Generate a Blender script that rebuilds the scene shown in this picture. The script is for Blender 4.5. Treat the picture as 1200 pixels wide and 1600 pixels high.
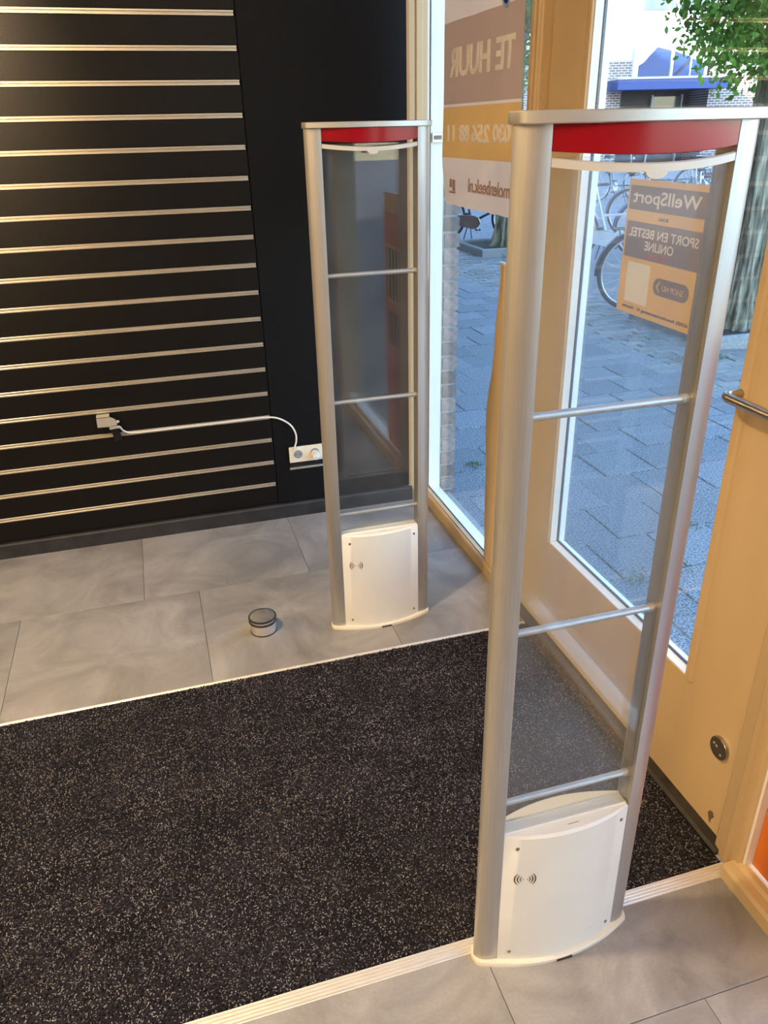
import bpy, bmesh, math, random
import numpy as np
from mathutils import Vector, Matrix

for o in list(bpy.data.objects):
    bpy.data.objects.remove(o, do_unlink=True)
scene = bpy.context.scene
C = scene.collection
PI = math.pi
rnd = random.Random(7)
nrg = np.random.default_rng(11)

# ------------------------------------------------------------------ camera
YAW, PITCH, ROLL, CAM_H, F_PX = 0.2789, 0.4611, -0.0226, 1.5162, 1212.9
fwd = Vector((math.sin(YAW) * math.cos(PITCH), math.cos(YAW) * math.cos(PITCH), -math.sin(PITCH)))
right = Vector((math.cos(YAW), -math.sin(YAW), 0))
up = right.cross(fwd)
r2 = right * math.cos(ROLL) + up * math.sin(ROLL)
u2 = -right * math.sin(ROLL) + up * math.cos(ROLL)
cam_data = bpy.data.cameras.new('camera')
cam = bpy.data.objects.new('camera', cam_data)
C.objects.link(cam)
cam.matrix_world = Matrix(((r2.x, u2.x, -fwd.x, 0), (r2.y, u2.y, -fwd.y, 0), (r2.z, u2.z, -fwd.z, CAM_H), (0, 0, 0, 1)))
cam_data.sensor_fit = 'HORIZONTAL'
cam_data.sensor_width = 36
cam_data.lens = F_PX / 1200 * 36
cam_data.clip_start = 0.02
cam_data.clip_end = 500
scene.camera = cam

# ------------------------------------------------------------------ sky, sun, lamps, exposure
vs = scene.view_settings
vs.view_transform = 'Standard'
vs.look = 'None'
vs.gamma = 1
vs.use_curve_mapping = False
vs.exposure = 0.9

SUN_EL = math.radians(18)
SUN_AZ = Vector((-0.806, -0.592, 0))            # horizontal direction towards the sun
TO_SUN = Vector((SUN_AZ.x * math.cos(SUN_EL), SUN_AZ.y * math.cos(SUN_EL), math.sin(SUN_EL)))
world = bpy.data.worlds.new('sky_world')
scene.world = world
world.use_nodes = True
wn = world.node_tree.nodes
wl = world.node_tree.links
wn.clear()
sky = wn.new('ShaderNodeTexSky')
sky.sky_type = 'NISHITA'
sky.sun_disc = False
sky.sun_elevation = SUN_EL
sky.sun_rotation = math.atan2(SUN_AZ.x, SUN_AZ.y)
sky.air_density = 1.0
sky.dust_density = 0.4
sky.ozone_density = 3.0
bg = wn.new('ShaderNodeBackground')
bg.inputs['Strength'].default_value = 1.0
wo = wn.new('ShaderNodeOutputWorld')
wl.new(sky.outputs['Color'], bg.inputs['Color'])
wl.new(bg.outputs['Background'], wo.inputs['Surface'])

sun_d = bpy.data.lights.new('sun', 'SUN')
sun_d.energy = 9.0
sun_d.angle = math.radians(0.6)
sun_d.color = (1.0, 0.93, 0.82)
sun = bpy.data.objects.new('sun', sun_d)
C.objects.link(sun)
sun.rotation_euler = TO_SUN.to_track_quat('Z', 'Y').to_euler()

WARM = (1.0, 0.72, 0.41)
def ceiling_lamp(loc, power, target=None, spot=None, size=0.10, blend=0.6):
    if spot:
        d = bpy.data.lights.new('ceiling_spot', 'SPOT')
        d.spot_size = math.radians(spot); d.spot_blend = blend; d.shadow_soft_size = size / 2
    else:
        d = bpy.data.lights.new('ceiling_lamp', 'POINT')
        d.shadow_soft_size = size / 2
    d.energy = power
    d.color = WARM
    o = bpy.data.objects.new(d.name, d)
    C.objects.link(o)
    o.location = loc
    if target:
        o.rotation_euler = (Vector(target) - Vector(loc)).to_track_quat('-Z', 'Y').to_euler()
    return o
ceiling_lamp((-0.98, 2.34, 2.36), 900, (-0.90, 3.05, 1.96), spot=84, blend=1.0)
ceiling_lamp((-0.75, 1.20, 2.62), 125, (-0.62, 1.35, 0), spot=125, size=0.14, blend=1.0)
ceiling_lamp((-0.50, -0.80, 2.50), 32, size=0.14)
ceiling_lamp((-2.60, 0.60, 2.50), 46, size=0.14)
ceiling_lamp((-2.60, -1.80, 2.50), 40, size=0.14)

# ------------------------------------------------------------------ materials
def nodes_of(name):
    m = bpy.data.materials.new(name)
    m.use_nodes = True
    return m, m.node_tree.nodes, m.node_tree.links

def pmat(name, col, rough=0.5, metal=0.0, nscale=20.0, namt=0.08, bump=0.0, bscale=None, coat=0.0, spec=None, stretch=None, col2=None, objrand=0.0, detail=4.0, transl=0.0, aniso=0.0):
    m, n, l = nodes_of(name)
    b = n['Principled BSDF']
    tc = n.new('ShaderNodeTexCoord')
    src = tc.outputs['Object']
    if stretch:
        mp = n.new('ShaderNodeMapping'); mp.inputs['Scale'].default_value = stretch
        l.new(src, mp.inputs['Vector']); src = mp.outputs['Vector']
    nz = n.new('ShaderNodeTexNoise'); nz.inputs['Scale'].default_value = nscale; nz.inputs['Detail'].default_value = detail
    l.new(src, nz.inputs['Vector'])
    rp = n.new('ShaderNodeValToRGB')
    c = col
    a = [max(0, x * (1 - namt)) for x in c]
    z = [min(1, x * (1 + namt)) for x in (col2 or c)]
    rp.color_ramp.elements[0].position = 0.32; rp.color_ramp.elements[1].position = 0.68
    rp.color_ramp.elements[0].color = (*a, 1); rp.color_ramp.elements[1].color = (*z, 1)
    l.new(nz.outputs['Fac'], rp.inputs['Fac'])
    out = rp.outputs['Color']
    if objrand:
        oi = n.new('ShaderNodeObjectInfo')
        mr = n.new('ShaderNodeMapRange'); mr.inputs['To Min'].default_value = 1 - objrand; mr.inputs['To Max'].default_value = 1 + objrand
        l.new(oi.outputs['Random'], mr.inputs['Value'])
        hs = n.new('ShaderNodeHueSaturation'); l.new(mr.outputs['Result'], hs.inputs['Value']); l.new(out, hs.inputs['Color'])
        out = hs.outputs['Color']
    l.new(out, b.inputs['Base Color'])
    b.inputs['Roughness'].default_value = rough
    b.inputs['Metallic'].default_value = metal
    if spec is not None: b.inputs['Specular IOR Level'].default_value = spec
    if coat: b.inputs['Coat Weight'].default_value = coat
    if aniso: b.inputs['Anisotropic'].default_value = aniso
    if bump:
        nb = n.new('ShaderNodeTexNoise'); nb.inputs['Scale'].default_value = bscale or nscale; nb.inputs['Detail'].default_value = 3
        l.new(src, nb.inputs['Vector'])
        bp = n.new('ShaderNodeBump'); bp.inputs['Strength'].default_value = bump; bp.inputs['Distance'].default_value = 0.004
        l.new(nb.outputs['Fac'], bp.inputs['Height']); l.new(bp.outputs['Normal'], b.inputs['Normal'])
    if transl:
        tr = n.new('ShaderNodeBsdfTranslucent'); l.new(out, tr.inputs['Color'])
        mx = n.new('ShaderNodeMixShader'); mx.inputs['Fac'].default_value = transl
        l.new(b.outputs['BSDF'], mx.inputs[1]); l.new(tr.outputs['BSDF'], mx.inputs[2])
        l.new(mx.outputs['Shader'], n['Material Output'].inputs['Surface'])
    return m

def glass_mat(name, tint, ior=1.5, haze=0.0, hazecol=(0.8, 0.8, 0.8)):
    m, n, l = nodes_of(name)
    n.remove(n['Principled BSDF'])
    t = n.new('ShaderNodeBsdfTransparent'); t.inputs['Color'].default_value = (*tint, 1)
    g = n.new('ShaderNodeBsdfGlossy'); g.inputs['Roughness'].default_value = 0.004
    fr = n.new('ShaderNodeFresnel')
    # unrefracted thin sheet: the same air-to-glass reflectance on both of its faces
    ge = n.new('ShaderNodeNewGeometry'); mp = n.new('ShaderNodeMapRange')
    mp.inputs['To Min'].default_value = ior; mp.inputs['To Max'].default_value = 1 / ior
    l.new(ge.outputs['Backfacing'], mp.inputs['Value']); l.new(mp.outputs['Result'], fr.inputs['IOR'])
    mx = n.new('ShaderNodeMixShader')
    l.new(fr.outputs['Fac'], mx.inputs['Fac']); l.new(t.outputs['BSDF'], mx.inputs[1]); l.new(g.outputs['BSDF'], mx.inputs[2])
    last = mx.outputs['Shader']
    if haze:
        tc = n.new('ShaderNodeTexCoord'); nz = n.new('ShaderNodeTexNoise'); nz.inputs['Scale'].default_value = 6; nz.inputs['Detail'].default_value = 6
        l.new(tc.outputs['Object'], nz.inputs['Vector'])
        mr = n.new('ShaderNodeMapRange'); mr.inputs['From Min'].default_value = 0.3; mr.inputs['From Max'].default_value = 0.7
        mr.inputs['To Min'].default_value = haze * 0.4; mr.inputs['To Max'].default_value = haze * 1.6
        l.new(nz.outputs['Fac'], mr.inputs['Value'])
        d = n.new('ShaderNodeBsdfDiffuse'); d.inputs['Color'].default_value = (*hazecol, 1)
        m2 = n.new('ShaderNodeMixShader'); l.new(mr.outputs['Result'], m2.inputs['Fac']); l.new(last, m2.inputs[1]); l.new(d.outputs['BSDF'], m2.inputs[2])
        last = m2.outputs['Shader']
    l.new(last, n['Material Output'].inputs['Surface'])
    return m

def brick_mat(name, c1, c2, mortar, scale, bw=0.5, rh=0.25, off=0.5, msize=0.02):
    m, n, l = nodes_of(name)
    b = n['Principled BSDF']
    tc = n.new('ShaderNodeTexCoord')
    mp = n.new('ShaderNodeMapping'); l.new(tc.outputs['Object'], mp.inputs['Vector'])
    mp.inputs['Rotation'].default_value = (PI / 2, 0, 0)
    bt = n.new('ShaderNodeTexBrick'); l.new(mp.outputs['Vector'], bt.inputs['Vector'])
    bt.inputs['Color1'].default_value = (*c1, 1); bt.inputs['Color2'].default_value = (*c2, 1); bt.inputs['Mortar'].default_value = (*mortar, 1)
    bt.inputs['Scale'].default_value = scale; bt.inputs['Brick Width'].default_value = bw; bt.inputs['Row Height'].default_value = rh; bt.inputs['Mortar Size'].default_value = msize
    l.new(bt.outputs['Color'], b.inputs['Base Color']); b.inputs['Roughness'].default_value = 0.85
    return m

M = {}
M['black_panel'] = pmat('black_panel', (0.0042, 0.0036, 0.0033), 0.46, nscale=260, namt=0.35, bump=0.10, bscale=420, spec=0.24)
M['black_wall'] = pmat('black_wall', (0.0048, 0.0050, 0.0058), 0.5, nscale=60, namt=0.2, bump=0.08, spec=0.18)
M['black_skirt'] = pmat('black_skirt', (0.022, 0.023, 0.026), 0.55, nscale=14, namt=0.4, bump=0.15)
M['rail_alu'] = pmat('rail_alu', (0.74, 0.69, 0.60), 0.33, metal=0.85, nscale=8, namt=0.06, stretch=(1, 30, 30))
M['alu'] = pmat('alu', (0.52, 0.505, 0.475), 0.42, metal=0.75, nscale=30, namt=0.05, stretch=(14, 14, 0.4))
M['alu_bar'] = pmat('alu_bar', (0.66, 0.64, 0.61), 0.42, metal=0.75, nscale=30, namt=0.05)
M['cap_alu'] = pmat('cap_alu', (0.55, 0.53, 0.49), 0.42, metal=0.7, nscale=30, namt=0.04)
M['white_plastic'] = pmat('white_plastic', (0.80, 0.78, 0.70), 0.36, nscale=9, namt=0.03, bump=0.02, bscale=300)
M['cream_plastic'] = pmat('cream_plastic', (0.80, 0.76, 0.62), 0.4, nscale=12, namt=0.05)
M['clear_strip'] = pmat('clear_strip', (0.62, 0.58, 0.50), 0.3, nscale=12, namt=0.04)
M['red_plastic'] = pmat('red_plastic', (0.30, 0.003, 0.010), 0.22, nscale=6, namt=0.06, spec=0.3)
M['slit_black'] = pmat('slit_black', (0.03, 0.025, 0.02), 0.6, namt=0.1)
M['screw'] = pmat('screw', (0.30, 0.26, 0.20), 0.4, metal=0.8, namt=0.1)
M['gate_glass'] = glass_mat('gate_glass', (0.965, 0.975, 0.975), 1.49, haze=0.016, hazecol=(0.75, 0.76, 0.78))
M['pane_glass'] = glass_mat('pane_glass', (0.97, 0.985, 0.99), 1.5, haze=0.004)
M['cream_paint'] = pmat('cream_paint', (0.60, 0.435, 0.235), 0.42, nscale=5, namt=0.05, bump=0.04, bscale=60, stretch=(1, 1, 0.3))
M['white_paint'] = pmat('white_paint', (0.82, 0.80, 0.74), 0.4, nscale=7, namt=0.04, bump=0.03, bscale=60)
M['gasket'] = pmat('gasket', (0.05, 0.05, 0.055), 0.6)
M['threshold_dark'] = pmat('threshold_dark', (0.022, 0.018, 0.013), 0.5, nscale=25, namt=0.6, bump=0.2)
M['chip'] = pmat('chip', (0.13, 0.085, 0.05), 0.7, namt=0.4)
M['edge_alu'] = pmat('edge_alu', (0.78, 0.75, 0.68), 0.42, metal=0.55, nscale=20, namt=0.08, stretch=(1, 20, 20))
M['mat_base'] = pmat('mat_base', (0.010, 0.009, 0.011), 0.95, nscale=300, namt=0.5, spec=0.1)
M['pile_dark'] = pmat('pile_dark', (0.020, 0.018, 0.023), 0.9, nscale=6, namt=0.35, spec=0.15)
M['pile_light'] = pmat('pile_light', (0.29, 0.275, 0.28), 0.8, nscale=8, namt=0.3, spec=0.2)
M['steel'] = pmat('steel', (0.72, 0.71, 0.69), 0.30, metal=0.6, nscale=40, namt=0.06)
def brushed(m):
    n, l = m.node_tree.nodes, m.node_tree.links
    tg = n.new('ShaderNodeTangent'); tg.direction_type = 'RADIAL'; tg.axis = 'Z'
    b = n['Principled BSDF']; l.new(tg.outputs['Tangent'], b.inputs['Tangent'])
    b.inputs['Anisotropic'].default_value = 0.85
M['steel_radial'] = pmat('steel_radial', (0.80, 0.78, 0.75), 0.24, metal=0.85, nscale=40, namt=0.05)
brushed(M['steel_radial'])
M['handle_steel'] = pmat('handle_steel', (0.50, 0.46, 0.41), 0.3, metal=1.0, nscale=40, namt=0.06)
M['rubber'] = pmat('rubber', (0.02, 0.017, 0.014), 0.5, namt=0.1)
M['chrome'] = pmat('chrome', (0.72, 0.69, 0.62), 0.25, metal=0.55, namt=0.03)
M['cable_white'] = pmat('cable_white', (0.80, 0.78, 0.72), 0.4, namt=0.03)
M['black_gloss'] = pmat('black_gloss', (0.012, 0.012, 0.014), 0.2, namt=0.1)
M['brown_puck'] = pmat('brown_puck', (0.075, 0.06, 0.045), 0.35, namt=0.1)
M['room_white'] = pmat('room_white', (0.46, 0.37, 0.26), 0.8, nscale=4, namt=0.03)
M['ceil_white'] = pmat('ceil_white', (0.72, 0.70, 0.66), 0.85, nscale=4, namt=0.03)
M['banner_white'] = pmat('banner_white', (0.84, 0.68, 0.57), 0.8, nscale=4, namt=0.05, transl=0.12)
M['banner_brown'] = pmat('banner_brown', (0.54, 0.365, 0.27), 0.8, nscale=4, namt=0.05, transl=0.10)
M['banner_orange'] = pmat('banner_orange', (0.80, 0.46, 0.15), 0.8, nscale=4, namt=0.05, transl=0.10)
M['banner_text'] = pmat('banner_text', (0.95, 0.90, 0.84), 0.8, namt=0.03)
M['banner_mauve'] = pmat('banner_mauve', (0.46, 0.31, 0.28), 0.8, namt=0.03)
M['logo_blue'] = pmat('logo_blue', (0.02, 0.04, 0.40), 0.6, namt=0.05, transl=0.3)
M['logo_pale'] = pmat('logo_pale', (0.45, 0.58, 0.75), 0.6, namt=0.05, transl=0.3)
M['poster_yellow'] = pmat('poster_yellow', (0.86, 0.58, 0.19), 0.7, nscale=5, namt=0.05, transl=0.2)
M['poster_grey'] = pmat('poster_grey', (0.31, 0.245, 0.19), 0.7, nscale=5, namt=0.05, transl=0.2)
M['poster_white'] = pmat('poster_white', (0.84, 0.80, 0.72), 0.7, namt=0.03)
M['poster_dark'] = pmat('poster_dark', (0.16, 0.12, 0.09), 0.7, namt=0.03)
M['poster_red'] = pmat('poster_red', (0.55, 0.12, 0.08), 0.7, namt=0.03)
M['board_tan'] = pmat('board_tan', (0.72, 0.53, 0.28), 0.6, nscale=6, namt=0.08, stretch=(3, 3, 0.4))
M['sign_orange'] = pmat('sign_orange', (0.62, 0.15, 0.010), 0.45, nscale=6, namt=0.08)
M['sign_red'] = pmat('sign_red', (0.55, 0.055, 0.012), 0.45, nscale=6, namt=0.08)
M['sign_yellow'] = pmat('sign_yellow', (0.70, 0.48, 0.20), 0.5, nscale=6, namt=0.06)
M['paver'] = pmat('paver', (0.20, 0.225, 0.245), 0.85, nscale=115, namt=0.70, bump=0.5, bscale=115, objrand=0.15, detail=3)
M['klinker'] = pmat('klinker', (0.27, 0.27, 0.255), 0.9, nscale=90, namt=0.3, bump=0.3, objrand=0.22)
M['joint_sand'] = pmat('joint_sand', (0.26, 0.28, 0.27), 0.95, nscale=40, namt=0.35)
M['street'] = pmat('street', (0.24, 0.245, 0.25), 0.92, nscale=18, namt=0.25, bump=0.2)
M['kerb'] = pmat('kerb', (0.30, 0.31, 0.30), 0.9, nscale=60, namt=0.25, bump=0.2)
M['soil'] = pmat('soil', (0.055, 0.045, 0.035), 0.95, nscale=30, namt=0.6, bump=0.6)
M['moss'] = pmat('moss', (0.10, 0.17, 0.05), 0.9, nscale=60, namt=0.4, transl=0.2)
M['bark'] = pmat('bark', (0.13, 0.115, 0.080), 0.95, nscale=26, namt=0.6, bump=1.0, bscale=34, stretch=(1.0, 1.0, 0.16), col2=(0.30, 0.28, 0.20), detail=8)
M['leaf'] = pmat('leaf', (0.10, 0.24, 0.035), 0.45, nscale=1.6, namt=0.35, transl=0.5, col2=(0.20, 0.38, 0.06))
M['brick'] = pmat('brick', (0.25, 0.205, 0.19), 0.85, nscale=50, namt=0.25, bump=0.25, objrand=0.3)
M['mortar'] = pmat('mortar', (0.33, 0.34, 0.33), 0.9, nscale=50, namt=0.15)
M['bld_white'] = pmat('bld_white', (0.80, 0.80, 0.80), 0.7, nscale=2, namt=0.02)
M['bld_blue'] = pmat('bld_blue', (0.008, 0.045, 0.20), 0.4, nscale=2, namt=0.05)
M['bld_pale'] = pmat('bld_pale', (0.55, 0.57, 0.58), 0.6, nscale=3, namt=0.05)
M['bld_dark'] = pmat('bld_dark', (0.035, 0.035, 0.04), 0.5, nscale=3, namt=0.2)
M['bld_window'] = pmat('bld_window', (0.10, 0.12, 0.12), 0.08, nscale=1, namt=0.3)
M['bld_gable_shade'] = pmat('bld_gable_shade', (0.018, 0.045, 0.15), 0.35, nscale=1, namt=0.15)  # dark blue of the painted gable shade on the far front
M['bld_brick'] = brick_mat('bld_brick', (0.26, 0.16, 0.13), (0.17, 0.12, 0.11), (0.55, 0.55, 0.53), 1.0, 0.24, 0.085, msize=0.014)
M['shop_brick'] = brick_mat('shop_brick', (0.26, 0.14, 0.11), (0.18, 0.11, 0.09), (0.42, 0.42, 0.40), 1.0, 0.22, 0.0625, msize=0.008)
M['tyre'] = pmat('tyre', (0.018, 0.019, 0.021), 0.75, namt=0.15)
M['bike_white'] = pmat('bike_white', (0.70, 0.74, 0.78), 0.35, namt=0.05)
M['bike_black'] = pmat('bike_black', (0.02, 0.022, 0.026), 0.3, namt=0.1)
M['bike_blue'] = pmat('bike_blue', (0.03, 0.09, 0.28), 0.3, namt=0.1)
M['bike_green'] = pmat('bike_green', (0.03, 0.11, 0.06), 0.3, namt=0.1)
M['bike_grey'] = pmat('bike_grey', (0.30, 0.32, 0.34), 0.35, namt=0.1)
M['bike_red'] = pmat('bike_red', (0.30, 0.03, 0.03), 0.35, namt=0.1)
M['case_brown'] = pmat('case_brown', (0.16, 0.09, 0.075), 0.45, nscale=10, namt=0.25)
M['saddle'] = pmat('saddle', (0.03, 0.025, 0.022), 0.6, namt=0.15)

# vinyl floor tile with cloudy concrete look
def tile_material():
    m, n, l = nodes_of('vinyl_tile')
    b = n['Principled BSDF']
    tc = n.new('ShaderNodeTexCoord'); oi = n.new('ShaderNodeObjectInfo')
    cm = n.new('ShaderNodeCombineXYZ')
    mm = n.new('ShaderNodeMath'); mm.operation = 'MULTIPLY'; mm.inputs[1].default_value = 37.0
    l.new(oi.outputs['Random'], mm.inputs[0]); l.new(mm.outputs[0], cm.inputs['X']); l.new(mm.outputs[0], cm.inputs['Z'])
    va = n.new('ShaderNodeVectorMath'); l.new(tc.outputs['Object'], va.inputs[0]); l.new(cm.outputs['Vector'], va.inputs[1])
    n1 = n.new('ShaderNodeTexNoise'); n1.inputs['Scale'].default_value = 4.2; n1.inputs['Detail'].default_value = 9; n1.inputs['Roughness'].default_value = 0.62; n1.inputs['Distortion'].default_value = 0.8
    n2 = n.new('ShaderNodeTexNoise'); n2.inputs['Scale'].default_value = 160; n2.inputs['Detail'].default_value = 2
    l.new(va.outputs['Vector'], n1.inputs['Vector']); l.new(tc.outputs['Object'], n2.inputs['Vector'])
    rp = n.new('ShaderNodeValToRGB')
    rp.color_ramp.elements[0].position = 0.34; rp.color_ramp.elements[0].color = (0.200, 0.193, 0.185, 1)
    rp.color_ramp.elements[1].position = 0.70; rp.color_ramp.elements[1].color = (0.385, 0.372, 0.352, 1)
    l.new(n1.outputs['Fac'], rp.inputs['Fac'])
    mr = n.new('ShaderNodeMapRange'); mr.inputs['To Min'].default_value = 0.88; mr.inputs['To Max'].default_value = 1.12
    l.new(n2.outputs['Fac'], mr.inputs['Value'])
    hs = n.new('ShaderNodeHueSaturation'); l.new(rp.outputs['Color'], hs.inputs['Color']); l.new(mr.outputs['Result'], hs.inputs['Value'])
    l.new(hs.outputs['Color'], b.inputs['Base Color'])
    b.inputs['Roughness'].default_value = 0.42
    bp = n.new('ShaderNodeBump'); bp.inputs['Strength'].default_value = 0.05; bp.inputs['Distance'].default_value = 0.002
    l.new(n2.outputs['Fac'], bp.inputs['Height']); l.new(bp.outputs['Normal'], b.inputs['Normal'])
    return m
M['tile'] = tile_material()
M['floor_base'] = pmat('floor_base', (0.10, 0.10, 0.10), 0.8, namt=0.1)

# ------------------------------------------------------------------ mesh helpers
class MB:
    """collects geometry of ONE mesh"""
    def __init__(self): self.v = []; self.f = []; self.mi = []
    def add(self, vs, fs, mi=0):
        b = len(self.v); self.v += [tuple(p) for p in vs]
        self.f += [tuple(i + b for i in q) for q in fs]; self.mi += [mi] * len(fs)
        return self
    def box(self, x0, x1, y0, y1, z0, z1, mi=0):
        v = [(x0, y0, z0), (x1, y0, z0), (x1, y1, z0), (x0, y1, z0), (x0, y0, z1), (x1, y0, z1), (x1, y1, z1), (x0, y1, z1)]
        f = [(0, 3, 2, 1), (4, 5, 6, 7), (0, 1, 5, 4), (1, 2, 6, 5), (2, 3, 7, 6), (3, 0, 4, 7)]
        return self.add(v, f, mi)
    def cbox(self, x0, x1, y0, y1, z0, z1, c=0.002, mi=0):
        """box with chamfered top/vertical edges"""
        def ring(dx, z): return [(x0 + dx, y0 + dx, z), (x1 - dx, y0 + dx, z), (x1 - dx, y1 - dx, z), (x0 + dx, y1 - dx, z)]
        v = ring(0, z0) + ring(0, z1 - c) + ring(c, z1)
        f = [(0, 3, 2, 1), (8, 9, 10, 11)]
        for k in (0, 4):
            for i in range(4):
                j = (i + 1) % 4
                f.append((k + i, k + j, k + 4 + j, k + 4 + i))
        return self.add(v, f, mi)
    def prism(self, pts, axis, a, b, mi=0):
        """extrude 2D polygon along axis ('x': pts=(y,z), 'y': pts=(x,z), 'z': pts=(x,y))"""
        def mk(p, t): return {'x': (t, p[0], p[1]), 'y': (p[0], t, p[1]), 'z': (p[0], p[1], t)}[axis]
        n = len(pts)
        v = [mk(p, a) for p in pts] + [mk(p, b) for p in pts]
        f = [tuple(range(n))[::-1], tuple(range(n, 2 * n))]
        for i in range(n):
            j = (i + 1) % n
            f.append((i, j, n + j, n + i))
        return self.add(v, f, mi)
    def tube(self, path, r, n=10, closed=False, cap=True, mi=0):
        P = [Vector(p) for p in path]
        k = len(P)
        rr = r if isinstance(r, (list, tuple)) else [r] * k
        prev = None; vs = []
        for i in range(k):
            if closed: t = P[(i + 1) % k] - P[i - 1]
            else: t = P[min(i + 1, k - 1)] - P[max(i - 1, 0)]
            t.normalize()
            if prev is None:
                a = Vector((0, 0, 1)) if abs(t.z) < 0.9 else Vector((1, 0, 0))
                u = t.cross(a).normalized()
            else:
                u = (prev - t * prev.dot(t)).normalized()
            prev = u; w = t.cross(u)
            for q in range(n):
                an = 2 * PI * q / n
                vs.append(P[i] + (u * math.cos(an) + w * math.sin(an)) * rr[i])
        fs = []
        for i in range(k if closed else k - 1):
            for q in range(n):
                a = i * n + q; b_ = i * n + (q + 1) % n; i2 = ((i + 1) % k) * n
                fs.append((a, b_, i2 + (q + 1) % n, i2 + q))
        if not closed and cap:
            fs.append(tuple(range(n))[::-1]); fs.append(tuple(range((k - 1) * n, k * n)))
        return self.add(vs, fs, mi)
    def lathe(self, prof, n=32, origin=(0, 0, 0), axis='z', mi=0):
        vs = []; k = len(prof)
        for (r, h) in prof:
            for q in range(n):
                a = 2 * PI * q / n; c, s = r * math.cos(a), r * math.sin(a)
                p = {'z': (c, s, h), 'x': (h, c, s), 'y': (s, h, c)}[axis]
                vs.append((p[0] + origin[0], p[1] + origin[1], p[2] + origin[2]))
        fs = []
        for i in range(k - 1):
            for q in range(n):
                fs.append((i * n + q, i * n + (q + 1) % n, (i + 1) * n + (q + 1) % n, (i + 1) * n + q))
        fs.append(tuple(range(n))[::-1]); fs.append(tuple(range((k - 1) * n, k * n)))
        return self.add(vs, fs, mi)
    def build(self, name, mats, parent=None, smooth=False, bevel=0.0):
        me = bpy.data.meshes.new(name)
        me.from_pydata(self.v, [], self.f)
        if not isinstance(mats, (list, tuple)): mats = [mats]
        for m in mats: me.materials.append(M[m] if isinstance(m, str) else m)
        if len(mats) > 1: me.polygons.foreach_set('material_index', self.mi)
        bm = bmesh.new(); bm.from_mesh(me)
        bmesh.ops.recalc_face_normals(bm, faces=bm.faces)
        if bevel:
            es = [e for e in bm.edges if len(e.link_faces) == 2 and e.calc_face_angle(0) > 0.6]
            bmesh.ops.bevel(bm, geom=es, offset=bevel, segments=2, affect='EDGES', clamp_overlap=True)
        bm.to_mesh(me); bm.free()
        if smooth:
            me.polygons.foreach_set('use_smooth', [True] * len(me.polygons))
            try: me.set_sharp_from_angle(angle=math.radians(38))
            except Exception: pass
        o = bpy.data.objects.new(name, me)
        C.objects.link(o)
        if parent: o.parent = parent
        return o

def tag(o, label=None, cat=None, group=None, kind=None):
    if label: o['label'] = label
    if cat: o['category'] = cat
    if group: o['group'] = group
    if kind: o['kind'] = kind
    return o
def empty(name, loc=(0, 0, 0), rz=0.0):
    o = bpy.data.objects.new(name, None)
    C.objects.link(o); o.location = loc; o.rotation_euler = (0, 0, rz)
    o.empty_display_size = 0.1
    return o
def copy_tree(o, parent=None):
    c = o.copy(); C.objects.link(c)
    if parent: c.parent = parent
    for ch in list(o.children): copy_tree(ch, c)
    return c
def struct(o, label=None):
    o['kind'] = 'structure'
    if label: o['label'] = label
    return o
def wall(name, x0, x1, y0, y1, z0, z1, mat, label=None):
    return struct(MB().box(x0, x1, y0, y1, z0, z1).build(name, mat), label)

def text_geom(s, y0, y1, z0, z1, xf, t=0.0012, shear=0.0, bold=0.012):
    """flat lettering on a plane facing +X, reading towards +Y (as read from the street); returns verts, faces"""
    cu = bpy.data.curves.new('lettering', 'FONT')
    cu.body = s; cu.extrude = 0.5; cu.resolution_u = 3; cu.offset = bold
    ob = bpy.data.objects.new('lettering', cu); C.objects.link(ob)
    dg = bpy.context.evaluated_depsgraph_get()
    me = bpy.data.meshes.new_from_object(ob.evaluated_get(dg))
    vs = np.array([v.co[:] for v in me.vertices]); fs = [tuple(p.vertices) for p in me.polygons]
    bpy.data.objects.remove(ob); bpy.data.curves.remove(cu); bpy.data.meshes.remove(me)
    mn, mx = vs.min(0), vs.max(0)
    u = (vs[:, 0] - mn[0]) / (mx[0] - mn[0]); w = (vs[:, 1] - mn[1]) / (mx[1] - mn[1])
    Y = y0 + u * (y1 - y0) + shear * w * (z1 - z0); Z = z0 + w * (z1 - z0)
    out = [(xf(a, b) + c / 0.5 * t, a, b) for a, b, c in zip(Y, Z, vs[:, 2])]
    return out, fs

def letters(v, f, name, mt, parent):
    """one mesh object per letter (loose pieces whose spans overlap, like a dotted i, stay together)"""
    par = list(range(len(v)))
    def find(a):
        while par[a] != a: par[a] = par[par[a]]; a = par[a]
        return a
    for q in f:
        for b in q[1:]: par[find(b)] = find(q[0])
    comp = {}
    for i in range(len(v)): comp.setdefault(find(i), []).append(i)
    spans = sorted([(min(v[i][1] for i in c), max(v[i][1] for i in c), k) for k, c in comp.items()])
    groups = []
    for a, b, k in spans:
        if groups and a < groups[-1][1] - 0.25 * (b - a): groups[-1][1] = max(groups[-1][1], b); groups[-1][2].append(k)
        else: groups.append([a, b, [k]])
    for a, b, ks in groups:
        ids = [i for k in ks for i in comp[k]]; mp = {i: n for n, i in enumerate(ids)}
        MB().add([v[i] for i in ids], [tuple(mp[i] for i in q) for q in f if q[0] in mp]).build(name, mt, parent)

# =================================================================== THE ROOM
FX = 1.085      # inner face of the door
YB = 3.048      # black back wall
M1, M2 = 0.962, 1.9655   # mat edges
G = -0.12       # street level

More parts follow.
